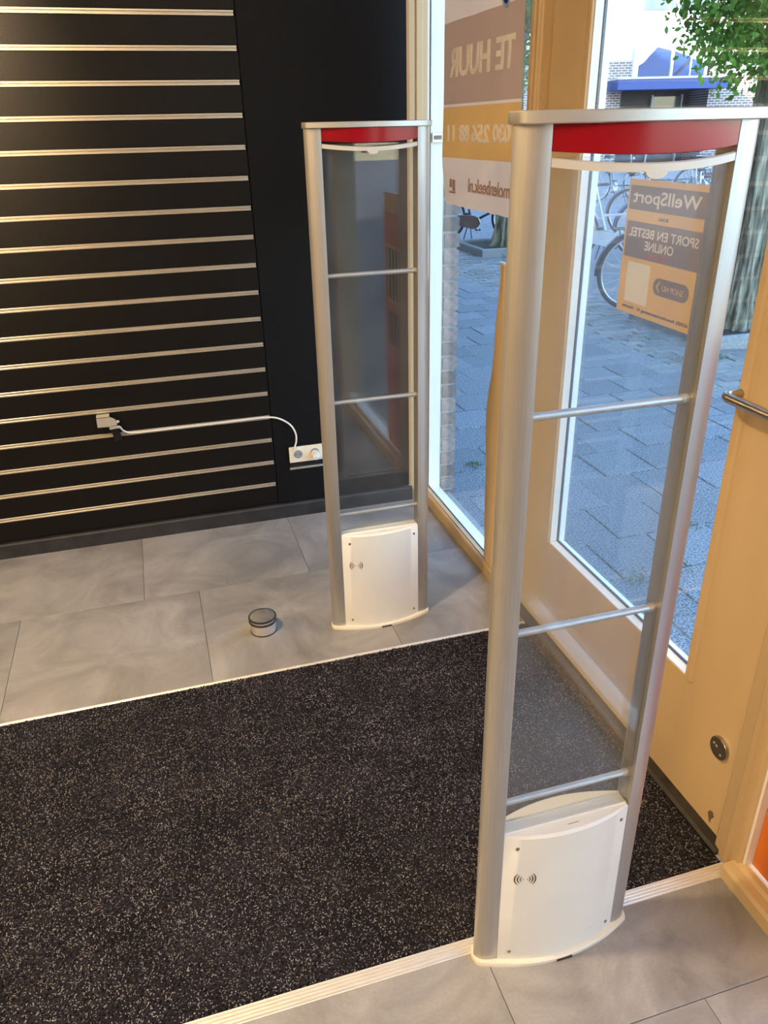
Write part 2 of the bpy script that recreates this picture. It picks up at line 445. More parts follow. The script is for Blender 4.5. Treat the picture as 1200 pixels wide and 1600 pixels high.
# ---- floor with individual vinyl tiles
floor = struct(MB().box(-5.0, 1.14, -4.0, YB + 0.10, -0.10, -0.004).build('floor', 'floor_base'), 'grey concrete-look vinyl tile floor around the dark mat')
T = 0.61
def tile_row(y0, y1, joint, xa, xb):
    k = math.floor((xa - joint) / T)
    x = joint + k * T
    while x < xb - 0.005:
        a, b = max(x, xa), min(x + T, xb)
        if b - a > 0.01:
            g = 0.0007
            MB().cbox(a + g, b - g, y0 + g, y1 - g, -0.004, 0.0, 0.0006).build('tile', 'tile', floor)
        x += T
XW = 1.05
tile_row(2.532, YB, -0.184, -3.0, XW)
tile_row(1.978, 2.532, 0.010, -3.0, XW)
tile_row(0.717, 0.935, 0.457, -3.0, XW)
tile_row(0.107, 0.717, 0.215, -3.0, XW)
tile_row(-0.503, 0.107, 0.03, -3.0, XW)
tile_row(-1.113, -0.503, -0.18, -3.0, XW)
MB().box(-5.0, 1.05, -4.0, -1.115, -0.004, 0).build('floor_sheet', 'tile', floor)
MB().box(-5.0, -3.002, -1.114, YB, -0.004, 0).build('floor_sheet', 'tile', floor)

# ---- mat in its aluminium edging
trim1 = MB()
trim1.prism([(1.978, -0.003), (1.978, 0.0025), (1.9745, 0.0048), (1.9685, 0.0048), (1.9655, 0.003), (1.9655, -0.003)], 'x', -3.0, 1.05)
trim1.prism([(1.9735, 0.0047), (1.9725, 0.0058), (1.9705, 0.0058), (1.9695, 0.0047)], 'x', -3.0, 1.05)
struct(trim1.build('trim_1', 'edge_alu'), 'thin pale metal strip between mat and far floor tiles')
trim2 = MB()
prof = [(0.934, -0.003), (0.934, 0.001)]
for i in range(4):
    a = 0.936 + i * 0.0066
    prof += [(a, 0.002 + i * 0.0011), (a + 0.0012, 0.0038 + i * 0.0011), (a + 0.0046, 0.0038 + i * 0.0011), (a + 0.0056, 0.0024 + i * 0.0011)]
prof += [(0.9628, 0.0068), (0.9628, -0.003)]
trim2.prism(prof, 'x', -3.0, 1.055)
struct(trim2.build('trim_2', 'edge_alu'), 'wide ribbed pale metal strip along the near edge of the mat')

mat_o = MB().box(-2.6, 1.055, 0.9635, 1.965, -0.003, 0.0012).build('entrance_mat', 'mat_base')
tag(mat_o, 'dark charcoal entrance mat with grey flecks set into the floor', 'mat')
def pile():
    n = 330000
    x = nrg.uniform(-1.25, 1.05, n); y = nrg.uniform(0.966, 1.962, n)
    light = nrg.random(n) < 0.25
    ang = nrg.uniform(0, 2 * PI, n); tilt = nrg.uniform(0.15, 1.1, n)
    ln = np.where(light, nrg.uniform(0.0022, 0.0048, n), nrg.uniform(0.003, 0.006, n)); wd = np.where(light, nrg.uniform(0.00045, 0.0009, n), nrg.uniform(0.0012, 0.0024, n))
    dx, dy = np.cos(ang), np.sin(ang)
    zz = np.where(light, nrg.uniform(0.0022, 0.0048, n), nrg.uniform(0.0012, 0.0045, n))
    cx = np.cos(tilt) * ln * dx; cy = np.cos(tilt) * ln * dy; cz = np.sin(tilt) * ln * 0.45
    px, py = -dy * wd, dx * wd
    v = np.empty((n, 4, 3))
    v[:, 0] = np.stack([x - px, y - py, zz], 1); v[:, 1] = np.stack([x + px, y + py, zz], 1)
    v[:, 2] = np.stack([x + px + cx, y + py + cy, zz + cz], 1); v[:, 3] = np.stack([x - px + cx, y - py + cy, zz + cz], 1)
    me = bpy.data.meshes.new('pile')
    me.vertices.add(n * 4); me.loops.add(n * 4); me.polygons.add(n)
    me.vertices.foreach_set('co', v.ravel()); me.loops.foreach_set('vertex_index', np.arange(n * 4))
    me.polygons.foreach_set('loop_start', np.arange(n) * 4); me.polygons.foreach_set('loop_total', np.full(n, 4))
    me.materials.append(M['pile_dark']); me.materials.append(M['pile_light'])
    me.polygons.foreach_set('material_index', light.astype(np.int32))
    me.update(); me.validate()
    o = bpy.data.objects.new('pile', me); C.objects.link(o); o.parent = mat_o
    o['kind'] = 'stuff'; o['label'] = 'short dark carpet pile with light grey flecks'
pile()

# ---- back wall: black slat wall
wall_back = wall('wall_back', -5.0, 1.02, YB + 0.004, YB + 0.25, -0.1, 3.0, 'black_wall', 'black back wall with slatted panel')
XS = 0.395
Z0 = 1.860
def rail_z(i): return Z0 - 0.1 * i
for i in range(-8, 18):
    zt = rail_z(i) - 0.0085; zb = rail_z(i + 1) + 0.0085
    if i == 17: zb = 0.068
    MB().prism([(YB + 0.004, zb), (YB - 0.014, zb), (YB - 0.016, zb + 0.002), (YB - 0.016, zt - 0.002), (YB - 0.014, zt), (YB + 0.004, zt)], 'x', -3.2, XS).build('slat', 'black_panel', wall_back)
for i in range(-8, 18):
    z = rail_z(i)
    p = [(YB + 0.004, z - 0.0082), (YB - 0.0165, z - 0.0082), (YB - 0.0175, z - 0.0072), (YB - 0.0175, z - 0.0030), (YB - 0.0165, z - 0.0020), (YB - 0.010, z - 0.0018),
         (YB - 0.010, z + 0.0018), (YB - 0.0165, z + 0.0020), (YB - 0.0175, z + 0.0030), (YB - 0.0175, z + 0.0072), (YB - 0.0165, z + 0.0082), (YB + 0.004, z + 0.0082)]
    MB().prism(p, 'x', -3.2, XS - 0.004).build('rail', 'rail_alu', wall_back)
MB().box(XS + 0.003, 1.00, YB - 0.016, YB + 0.004, 0.068, 2.75).build('panel', 'black_wall', wall_back)
bb = MB().prism([(YB + 0.0, 0), (YB - 0.030, 0), (YB - 0.030, 0.056), (YB - 0.026, 0.063), (YB + 0.0, 0.066)], 'x', -5.0, 1.0).build('baseboard_back', 'black_skirt')
struct(bb, 'worn black plinth along the foot of the slat wall')

# ---- other walls and ceiling of the shop (behind the camera)
wall('wall_left', -5.15, -5.0, -4.0, YB + 0.25, -0.1, 3.0, 'room_white')
wall('wall_front', -5.15, 1.3, -4.15, -4.0, -0.1, 3.0, 'room_white')
struct(MB().box(-5.15, 1.20, -4.15, YB + 0.25, 2.78, 3.0).build('ceiling', 'ceil_white'))

# =================================================================== SHOPFRONT
# wall above the openings, and beyond the near window
wall('wall_right', 1.04, 1.18, -4.15, YB, 2.42, 2.78, 'cream_paint', 'painted band above the shopfront glazing')
wall('wall_right_light_block', 1.04, 1.18, -4.0, -0.25, -0.12, 2.42, 'room_white')  # unseen solid stretch, added to cut blue daylight on the gates
# sill / base under everything
base = MB().box(1.05, 1.19, -4.0, YB + 0.05, -0.2, -0.0035)
struct(base.build('wall_right_base', 'mortar'))

# display window (window_1): frame members and glass
win1 = struct(MB().prism([(1.046, 0.0), (1.046, 0.040), (1.050, 0.046), (1.058, 0.046), (1.060, 0.052), (1.074, 0.052), (1.074, 0.0)], 'y', 2.185, 3.03).build('window_1', 'cream_paint'), 'display window between black wall and door post')
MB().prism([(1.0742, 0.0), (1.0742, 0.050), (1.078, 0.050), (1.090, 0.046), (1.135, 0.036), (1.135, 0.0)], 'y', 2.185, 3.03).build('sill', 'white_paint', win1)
MB().box(1.0775, 1.0815, 2.186, 3.029, 0.0495, 0.0535).build('gasket', 'gasket', win1)
jm = MB()
jm.prism([(0.985, 3.046), (0.985, 3.034), (0.998, 3.028), (1.018, 3.028), (1.022, 3.034), (1.026, 3.026), (1.047, 3.026), (1.051, 3.031), (1.068, 3.031), (1.068, 3.046)], 'z', 0.0, 2.42)
jm.build('jamb', 'cream_paint', win1)
MB().prism([(1.0682, 3.046), (1.0682, 3.031), (1.0762, 3.031), (1.0762, 3.046)], 'z', 0.0, 2.42).build('glazing_bead', 'white_paint', win1)
MB().box(1.0762, 1.0815, 3.030, 3.046, 0.0, 2.42).build('gasket', 'gasket', win1)
MB().box(1.0815, 1.132, 3.028, 3.048, 0.0, 2.42).build('outer_jamb', 'white_paint', win1)
MB().box(1.046, 1.135, 2.186, 3.03, 2.36, 2.42).build('head', 'cream_paint', win1)
MB().box(1.0785, 1.0825, 2.187, 3.029, 0.053, 2.36).build('pane', 'pane_glass', win1)

# post between window and door, with two beads
post = MB()
post.prism([(1.060, 2.186), (1.056, 2.182), (1.056, 2.166), (1.061, 2.163), (1.061, 2.158), (1.056, 2.154), (1.056, 2.141), (1.061, 2.138), (1.061, 2.133), (1.066, 2.130), (1.066, 2.1155), (1.135, 2.1155), (1.135, 2.186)], 'z', 0.0, 2.42)
struct(post.build('trim_3', 'cream_paint'), 'cream painted door post with moulded beads beside the display window')

# door (door_1)
door = struct(MB().box(FX, 1.135, 1.012, 1.215, 0.012, 2.30).build('door_1', 'cream_paint'), 'cream painted shop door with tall glass pane')
MB().box(FX, 1.135, 1.912, 2.113, 0.012, 2.30).build('stile', 'cream_paint', door)
MB().box(FX, 1.135, 1.2152, 1.9118, 0.012, 0.333).build('bottom_rail', 'cream_paint', door)
MB().box(FX, 1.135, 1.2152, 1.9118, 2.16, 2.30).build('top_rail', 'cream_paint', door)
MB().prism([(FX, 1.190), (FX - 0.004, 1.193), (FX - 0.007, 1.200), (FX - 0.007, 1.2145), (FX, 1.2165)], 'z', 0.334, 2.16).build('glazing_bead', 'cream_paint', door)
MB().prism([(FX, 1.937), (FX - 0.004, 1.934), (FX - 0.006, 1.928), (FX - 0.006, 1.9125), (FX, 1.911)], 'z', 0.334, 2.16).build('glazing_bead', 'cream_paint', door)
# reveals in white around the pane (lit by the street)
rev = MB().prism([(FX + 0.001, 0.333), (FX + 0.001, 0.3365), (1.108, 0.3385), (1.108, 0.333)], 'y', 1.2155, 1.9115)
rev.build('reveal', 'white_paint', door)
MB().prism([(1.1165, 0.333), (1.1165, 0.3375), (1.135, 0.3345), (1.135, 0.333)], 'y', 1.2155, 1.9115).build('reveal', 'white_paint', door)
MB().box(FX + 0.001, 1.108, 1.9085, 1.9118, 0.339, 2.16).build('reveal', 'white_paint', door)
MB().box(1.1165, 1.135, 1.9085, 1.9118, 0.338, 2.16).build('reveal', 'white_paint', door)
MB().box(1.1082, 1.1162, 1.9075, 1.9118, 0.334, 2.16).build('gasket', 'gasket', door)
MB().box(1.1082, 1.1162, 1.2155, 1.907, 0.333, 0.3405).build('gasket', 'gasket', door)
MB().box(1.110, 1.114, 1.216, 1.907, 0.3405, 2.158).build('pane', 'pane_glass', door)
MB().prism([(1.055, -0.003), (1.055, 0.004), (1.062, 0.010), (1.083, 0.013), (1.135, 0.011), (1.135, -0.003)], 'y', 0.99, 2.13).build('trim_4', 'threshold_dark')
struct(bpy.data.objects['trim_4'], 'dark worn threshold strip under the shop door')
# paint chip damage near the foot of the door
MB().prism([(1.043, 0.052), (1.050, 0.062), (1.058, 0.060), (1.064, 0.049), (1.056, 0.030), (1.052, 0.026), (1.050, 0.040)], 'x', FX - 0.0006, FX + 0.001).build('paint_chip', 'chip', door)

# door handle (U pull) : parts of the door are children
h = MB()
hp = []
X0, Xh, zc = FX, 1.035, 1.034
for k in range(9):
    a = k / 8 * PI / 2
    hp.append((Xh + 0.022 - 0.022 * math.sin(a), 1.186 + 0.022 * math.cos(a), zc))
path = [(FX, 1.208, zc)] + hp[0:] + [(Xh, 1.12, zc), (Xh, 1.064, zc)]
for k in range(9):
    a = k / 8 * PI / 2
    path.append((Xh + 0.022 - 0.022 * math.cos(a), 1.064 - 0.022 * math.sin(a), zc))
path.append((FX, 1.042, zc))
hd = h.tube(path, 0.0098, 16).build('door_handle', 'handle_steel', door, smooth=True)
hd['label'] = 'brushed metal pull handle'
ds = MB().lathe([(0.0275, FX + 0.001), (0.0275, FX - 0.007), (0.0265, FX - 0.0085), (0.0255, FX - 0.0085)], 36, (0, 1.068, 0.245), 'x').build('door_stop_rim', 'handle_steel', door, smooth=True)
MB().lathe([(0.0255, FX - 0.0080), (0.0250, FX - 0.0100), (0.0001, FX - 0.0102)], 36, (0, 1.068, 0.245), 'x').build('door_stop_disc', 'brown_puck', ds, smooth=True)
for (a, b) in ((0.013, 0.006), (-0.012, -0.010), (0.004, 0.004)):
    MB().lathe([(0.0034, FX - 0.0102), (0.0030, FX - 0.0112), (0.0001, FX - 0.0114)], 12, (0, 1.068 + a, 0.245 + b), 'x').build('screw', 'chrome', ds, smooth=True)

# near jamb and near window (window_2)
jmb = MB()
jmb.prism([(1.135, 1.0105), (1.072, 1.0105), (1.068, 1.006), (1.064, 0.974), (1.058, 0.968), (1.058, 0.956), (1.064, 0.952), (1.064, 0.944), (1.058, 0.940), (1.058, 0.926), (1.064, 0.921), (1.135, 0.921)], 'z', 0.0, 2.42)
struct(jmb.build('trim_5', 'cream_paint'), 'cream painted moulded jamb right of the shop door')
win2 = struct(MB().prism([(1.030, 0.0), (1.030, 0.032), (1.036, 0.040), (1.056, 0.040), (1.062, 0.048), (1.074, 0.048), (1.074, 0.0)], 'y', -0.25, 0.9385).build('window_2', 'cream_paint'), 'window beside the door with an orange board in it')
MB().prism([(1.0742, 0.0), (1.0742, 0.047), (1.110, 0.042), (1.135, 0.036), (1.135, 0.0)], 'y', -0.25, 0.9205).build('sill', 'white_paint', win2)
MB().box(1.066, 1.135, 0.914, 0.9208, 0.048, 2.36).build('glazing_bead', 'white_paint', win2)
MB().box(1.046, 1.135, -0.25, -0.20, 0.049, 2.36).build('jamb', 'cream_paint', win2)
MB().box(1.046, 1.135, -0.25, 0.9205, 2.36, 2.42).build('head', 'cream_paint', win2)
MB().box(1.112, 1.116, -0.199, 0.913, 0.046, 2.359).build('pane', 'pane_glass', win2)

# =================================================================== SECURITY GATES
HW, IN = 0.170, 0.129
def lens_t(x, edge=0.020, bulge=0.025):
    return edge + bulge * (1 - min(1, (x / IN) ** 2))
def lens_outline(hw, edge, bulge, n=24, ref=None):
    ref = ref or hw
    xs = [-hw + 2 * hw * i / n for i in range(n + 1)]
    f = lambda x: edge + bulge * (1 - (x / ref) ** 2)
    return [(x, -f(x)) for x in xs] + [(x, f(x)) for x in reversed(xs)]
def slab_loft(mb, rings):
    """rings: list of lists of 3D points with equal count"""
    n = len(rings[0]); vs = [p for r in rings for p in r]; fs = [tuple(range(n))[::-1], tuple(range((len(rings) - 1) * n, len(rings) * n))]
    for k in range(len(rings) - 1):
        for i in range(n):
            j = (i + 1) % n
            fs.append((k * n + i, k * n + j, (k + 1) * n + j, (k + 1) * n + i))
    return mb.add(vs, fs)
def make_gate():
    root = empty('security_gate')
    # base flange: rounded lens
    ol = []
    n = 28
    def end_round(hw, e, b):
        pts = []
        for i in range(n + 1):
            x = -hw + 2 * hw * i / n
            pts.append((x, -(e + b * (1 - (x / hw) ** 2))))
        right_ = [(hw + 0.010 * math.cos(a), e * math.sin(a)) for a in (-PI / 3, -PI / 6, 0, PI / 6, PI / 3)]
        back = [(-x, -y) for x, y in pts]
        left_ = [(-x, -y) for x, y in right_]
        return pts + right_ + back + left_
    o1 = end_round(0.163, 0.021, 0.036)
    o2 = [(x * 0.993, y * 0.96) for x, y in o1]
    bp = slab_loft(MB(), [[(x, y, 0.0) for x, y in o1], [(x, y, 0.008) for x, y in o1], [(x, y, 0.0105) for x, y in o2]]).build('base_plate', 'cream_plastic', root, smooth=True)
    MB().box(-0.012, 0.022, -0.0585, -0.050, 0.0005, 0.0048).build('cable_notch', 'slit_black', bp)
    # housing
    hb = lens_outline(IN - 0.0005, 0.022, 0.027)
    ht = lens_outline(IN - 0.0005, 0.0195, 0.0245)
    ht2 = lens_outline(IN - 0.002, 0.017, 0.022)
    hz = slab_loft(MB(), [[(x, y, 0.0106) for x, y in hb], [(x, y, 0.346) for x, y in ht], [(x, y, 0.3505) for x, y in ht2]]).build('housing', 'white_plastic', root, smooth=True)
    for s in (-1, 1):
        MB().box(-IN + 0.003, IN - 0.003, s * 0.0115 - 0.0030, s * 0.0115 + 0.0030, 0.3495, 0.3535).build('groove_strip', 'white_plastic', hz)
    def front(x, z):
        k = (z - 0.0106) / 0.3354
        e = 0.022 + (0.0195 - 0.022) * k; b = 0.027 + (0.0245 - 0.027) * k
        return -(e + b * (1 - (x / (IN - 0.0005)) ** 2))
    for (x, z) in ((-0.104, 0.322), (0.112, 0.322), (-0.106, 0.034), (0.110, 0.034)):
        y = front(x, z)
        MB().lathe([(0.0040, y + 0.0006), (0.0040, y - 0.0008), (0.0028, y - 0.0009), (0.0001, y - 0.0003)], 14, (x, 0, z), 'y').build('screw', 'screw', hz, smooth=True)
    # radio-wave slits: three arcs each side
    cx, cz = -0.087, 0.242
    for side in (-1, 1):
        for r, w in ((0.0045, 0.0006), (0.0095, 0.0009), (0.0150, 0.0012), (0.0205, 0.0013)):
            vs = []; fs = []
            half = 0.80 if r > 0.007 else 0.6
            for i in range(9):
                a = -half + 2 * half * i / 8
                ww = w * (1 - 0.6 * abs(a / half) ** 2)
                for rr in (r - ww, r + ww):
                    x = cx + side * rr * math.cos(a) * 0.95; z = cz + rr * math.sin(a) * 1.0
                    vs.append((x, front(x, z) - 0.0005, z))
            for i in range(8): fs.append((2 * i, 2 * i + 1, 2 * i + 3, 2 * i + 2))
            MB().add(vs, fs).build('sound_slit', 'slit_black', hz)
    # faint embossed mark low on the right
    for i in range(9):
        x = 0.040 + i * 0.0062; z = 0.052 + i * 0.0002
        y = front(x, z)
        MB().box(x - 0.0018, x + 0.0012, y - 0.0005, y + 0.001, z - 0.0035 + 0.001 * (i % 2), z + 0.0035).build('embossed_mark', 'white_plastic', hz)
    for i in range(7):
        MB().box(-0.004 + i * 0.0034, -0.0015 + i * 0.0034, -0.0275, -0.0262, 0.3500, 0.3509).build('small_print', 'screw', hz)
    # posts
    half = [(IN, 0.0205), (0.137, 0.0205), (0.147, 0.0190), (0.156, 0.0160), (0.163, 0.0115), (0.168, 0.0055), (0.170, 0.0)]
    prof = [(x, -y) for x, y in half] + [(x, y) for x, y in reversed(half[:-1])]
    for s in (-1, 1):
        MB().prism([(s * x, y) for x, y in prof], 'z', 0.0106, 1.5148).build('post', 'alu', root, smooth=True)
    # panes
    for s in (-1, 1):
        MB().box(-IN + 0.001, IN - 0.001, s * 0.0115 - 0.0015, s * 0.0115 + 0.0015, 0.3537, 1.478).build('pane', 'gate_glass', root)
    # cross bars
    for z in (0.416, 0.786, 1.150):
        b = MB().tube([(-IN - 0.001, 0, z), (IN + 0.001, 0, z)], 0.0063, 14).build('cross_bar', 'alu_bar', root, smooth=True)
        MB().tube([(IN - 0.010, 0, z), (IN - 0.0005, 0, z)], 0.0078, 14).build('collar', 'alu_bar', b, smooth=True)
    # red alarm light
    n = 24
    fr_t, fr_b, bk_t, bk_b = [], [], [], []
    xs = [-IN + 0.001 + (2 * IN - 0.002) * i / n for i in range(n + 1)]
    vs = []; fs = []
    for x in xs:
        t = lens_t(x); zb = 1.4860 - 0.0060 * (1 - (x / IN) ** 2)
        vs += [(x, -t, 1.5148), (x, -t, zb + 0.001), (x, -t + 0.0012, zb), (x, t - 0.0012, zb), (x, t, zb + 0.001), (x, t, 1.5148)]
    for i in range(n):
        for q in range(6):
            fs.append((i * 6 + q, i * 6 + (q + 1) % 6, (i + 1) * 6 + (q + 1) % 6, (i + 1) * 6 + q))
    fs.append(tuple(range(6))); fs.append(tuple(range(n * 6, n * 6 + 6)))
    MB().add(vs, fs).build('alarm_light', 'red_plastic', root, smooth=True)
    # pale curved trim bowed out under it, with a little tab
    tr = MB()
    for s in (-1,):
        vs = []; fs = []
        for x in xs:
            t = lens_t(x); zb = 1.4690 - 0.0085 * (1 - (x / IN) ** 2)
            vs += [(x, s * t, zb), (x, s * t, zb + 0.0090), (x, s * (t - 0.0035), zb + 0.0105), (x, s * (t - 0.0035), zb)]
        for i in range(n):
            for q in range(4):
                fs.append((i * 4 + q, i * 4 + (q + 1) % 4, (i + 1) * 4 + (q + 1) % 4, (i + 1) * 4 + q))
        fs.append((0, 1, 2, 3)); fs.append(tuple(range(n * 4, n * 4 + 4)))
        tr.add(vs, fs)
    st = tr.build('curved_trim', 'clear_strip', root, smooth=True)
    for s in (-1,):
        pts = [(-0.019, 1.4625)] + [(-0.015 * math.cos(a), 1.461 - 0.0085 * math.sin(a)) for a in [PI * k / 10 for k in range(11)]] + [(0.019, 1.4625)]
        MB().prism(pts, 'y', s * 0.0455, s * 0.0405).build('tab', 'clear_strip', st)
    # cap
    c1 = end_round(0.163, 0.024, 0.026)
    slab_loft(MB(), [[(x * 0.995, y * 0.97, 1.515) for x, y in c1], [(x, y, 1.5162) for x, y in c1], [(x, y, 1.5276) for x, y in c1], [(x * 0.993, y * 0.96, 1.5290) for x, y in c1]]).build('cap', 'cap_alu', root, smooth=True)
    return root
gate1 = make_gate()
gate1.location = (0.602, 0.925, 0)
tag(gate1, 'near aluminium security gate with red alarm light, right of the mat', 'security gate', 'pair of anti-theft gates')
gate2 = copy_tree(gate1)
gate2.location = (0.5965, 2.153, 0)
tag(gate2, 'far aluminium security gate standing before the black wall on the tiles', 'security gate', 'pair of anti-theft gates')

# =================================================================== SMALL THINGS INDOORS
# round steel door stop on the floor
st = empty('door_stop', (0.200, 2.207, 0))
tag(st, 'round brushed steel floor door stop with two black rubber rings', 'door stop')
R0 = 0.0440
MB().lathe([(R0 - 0.001, 0.0), (R0, 0.001), (R0, 0.0035), (R0 - 0.001, 0.004)], 48).build('rubber_base', 'rubber', st, smooth=True)
MB().lathe([(R0 - 0.0014, 0.004), (R0 - 0.0014, 0.056), (R0 - 0.002, 0.058), (0.030, 0.0605), (0.0001, 0.0615)], 48).build('body', 'steel_radial', st, smooth=True)
for z in (0.042, 0.0555):
    MB().tube([((R0 - 0.0005) * math.cos(a), (R0 - 0.0005) * math.sin(a), z) for a in [2 * PI * k / 48 for k in range(48)]], 0.0036, 8, closed=True).build('rubber_ring', 'rubber', st, smooth=True)

# shelf-hook bracket on the slat wall
br = empty('wall_bracket', (-0.232, YB - 0.018, 0.50))
tag(br, 'small chrome shelf bracket with black clip hooked on the slat wall', 'bracket')
b0 = MB().prism([(-0.037, 0.048), (0.010, 0.048), (0.030, 0.036), (0.034, 0.014), (0.004, 0.009), (-0.038, 0.010)], 'y', -0.040, -0.036)
b0.build('face_plate', 'chrome', br)
MB().box(-0.037, 0.010, -0.040, 0.0, 0.046, 0.0495).build('hook_plate', 'chrome', br)
MB().prism([(0.004, 0.008), (0.034, 0.010), (0.036, 0.0), (0.004, -0.003)], 'y', -0.041, -0.030).build('clamp', 'chrome', br)
MB().prism([(0.006, 0.0085), (0.036, 0.009), (0.042, -0.052), (0.014, -0.055)], 'y', -0.032, 0.0).build('clip', 'black_gloss', br)
for z in (0.024, 0.002):
    MB().lathe([(0.006, 0.032), (0.006, 0.040), (0.004, 0.043), (0.0001, 0.044)], 14, (0, -0.034, z), 'x').build('screw', 'chrome', br, smooth=True)

# white cable from the bracket to the socket
def smooth_path(pts, n=10):
    P = [Vector(p) for p in pts]; out = []
    for i in range(len(P) - 1):
        p0, p1, p2, p3 = P[max(i - 1, 0)], P[i], P[i + 1], P[min(i + 2, len(P) - 1)]
        for k in range(n):
            t = k / n
            out.append(0.5 * ((2 * p1) + (-p0 + p2) * t + (2 * p0 - 5 * p1 + 4 * p2 - p3) * t * t + (-p0 + 3 * p1 - 3 * p2 + p3) * t ** 3))
    out.append(P[-1]); return out
yc = YB - 0.021
cb = MB().tube(smooth_path([(-0.190, yc - 0.022, 0.499), (-0.180, yc - 0.012, 0.478), (-0.150, yc, 0.4615), (-0.08, yc, 0.4605), (0.05, yc, 0.461), (0.20, yc, 0.461), (0.33, yc, 0.4625), (0.392, yc - 0.002, 0.461), (0.432, yc - 0.006, 0.450), (0.470, yc - 0.010, 0.422), (0.489, yc - 0.012, 0.385), (0.490, yc - 0.012, 0.350), (0.482, yc - 0.010, 0.322), (0.474, yc - 0.004, 0.300)], 8), 0.0037, 8).build('white_cable', 'cable_white', None, smooth=True)
tag(cb, 'white cable running along a slat rail and curving down to the socket', 'cable')

# socket in the black panel
so = empty('wall_socket', (0.530, YB - 0.016, 0.285))
tag(so, 'white double wall socket set in the black panel beside the far gate', 'socket')
MB().box(-0.074, 0.074, -0.0030, 0.0, -0.062, 0.036).build('recess', 'black_gloss', so)
MB().cbox(-0.074, 0.080, -0.010, -0.001, -0.066, -0.058, 0.001).build('ledge', 'rail_alu', so)
pl = MB().cbox(-0.072, 0.072, -0.010, -0.002, -0.034, 0.034, 0.002).build('cover_plate', 'cream_plastic', so)
MB().box(-0.002, 0.002, -0.0106, -0.009, -0.033, 0.033).build('divider', 'white_plastic', pl)
for sx in (-0.036, 0.036):
    c = MB()
    n = 28; vs = []; fs = []
    prof = [(0.0245, -0.0102), (0.0245, -0.0125), (0.0205, -0.0125), (0.0190, -0.0105)]
    for r, y in prof:
        for k in range(n):
            a = 2 * PI * k / n; vs.append((sx + r * math.cos(a), y, r * math.sin(a)))
    for i in range(3):
        for k in range(n): fs.append((i * n + k, i * n + (k + 1) % n, (i + 1) * n + (k + 1) % n, (i + 1) * n + k))
    ring = c.add(vs, fs).build('socket_ring', 'cream_plastic', so, smooth=True)
    MB().lathe([(0.0189, -0.0101), (0.0189, -0.0107), (0.0001, -0.0107)], 28, (sx, 0, 0), 'y').build('socket_well', 'bike_grey', ring)
    if sx < 0:
        for dx in (-0.0095, 0.0095):
            MB().lathe([(0.0027, -0.0106), (0.0027, -0.0112), (0.0001, -0.0112)], 10, (sx + dx, 0, 0.001), 'y').build('pin_hole', 'slit_black', ring)
pg = empty('white_plug', (0.566, YB - 0.027, 0.279))
tag(pg, 'white plug pushed into the right-hand half of the wall socket', 'plug')
MB().lathe([(0.0180, 0.0), (0.0180, -0.012), (0.0165, -0.028), (0.0150, -0.034), (0.0001, -0.0345)], 24, (0, 0, 0), 'y').build('body', 'cable_white', pg, smooth=True)
MB().lathe([(0.0065, -0.034), (0.0065, -0.0365), (0.0045, -0.0372), (0.0001, -0.0372)], 16, (0.002, 0, -0.004), 'y').build('ring', 'white_plastic', pg, smooth=True)
MB().tube(smooth_path([(0.004, -0.026, -0.014), (0.016, -0.026, -0.006), (0.028, -0.022, 0.014), (0.038, -0.016, 0.036), (0.052, -0.010, 0.064), (0.070, -0.004, 0.080)], 6), 0.0036, 8).build('cord', 'cable_white', pg, smooth=True)

# leaning pale board beside the door post
bd = MB()
ys = [(0.056, 2.345), (0.33, 2.366), (0.60, 2.388), (0.86, 2.341), (1.127, 2.309)]
def edge_y(z):
    for (a, b), (c, d) in zip(ys, ys[1:]):
        if z <= c: return b + (d - b) * (0.5 - 0.5 * math.cos(PI * (z - a) / (c - a)))
    return ys[-1][1]
n = 24; vs = []; fs = []
for i in range(n + 1):
    z = 0.056 + (1.127 - 0.056) * i / n
    e = edge_y(z); x0 = 1.0585 + 0.006 * math.sin(PI * i / n)
    vs += [(x0, e, z), (x0 + 0.010, e, z), (x0 + 0.004, 2.192, z), (x0 - 0.006, 2.192, z), (x0 - 0.010, 2.262, z)]
for i in range(n):
    for q in range(5):
        fs.append((i * 5 + q, i * 5 + (q + 1) % 5, (i + 1) * 5 + (q + 1) % 5, (i + 1) * 5 + q))
fs.append((4, 3, 2, 1, 0)); fs.append(tuple(range(n * 5, n * 5 + 5)))
board = bd.add(vs, fs).build('leaning_board', 'board_tan')
tag(board, 'tall bowed tan board leaning in the window beside the door post', 'board')
MB().box(1.0525, 1.0605, 2.205, 2.307, 1.1275, 1.132).build('top_edge', 'white_paint', board)
MB().box(1.0575, 1.0590, 2.215, 2.303, 1.1322, 1.155).build('plastic_sleeve', 'pane_glass', board)

# TE HUUR banner in the window
def bx(y, z): return 1.0655 + 0.0018 * math.sin(y * 26 + z * 5) + 0.0012 * math.sin(z * 17 - y * 9) * (1 if z < 1.5 else 0.5)
def ban_left(z): return 2.858 if z > 1.40 else 2.858 - 0.045 * ((1.40 - z) / 0.14)
zs = [1.262, 1.29, 1.32, 1.35, 1.38, 1.414, 1.45, 1.49, 1.53, 1.570, 1.578, 1.63, 1.68, 1.73, 1.78, 1.816, 1.88, 1.95, 2.05, 2.16]
def band(z): return 0 if z < 1.414 else 1 if z < 1.570 else 0 if z < 1.578 else 2 if z < 1.816 else 0
bn = MB(); NY = 22; vs = []; fs = []; mi = []
for z in zs:
    for j in range(NY + 1):
        y = 2.237 + (ban_left(z) - 2.237) * j / NY
        dz = (0.0015 * math.sin(j * 1.7) if z == zs[0] else 0)
        vs.append((bx(y, z), y, z + dz))
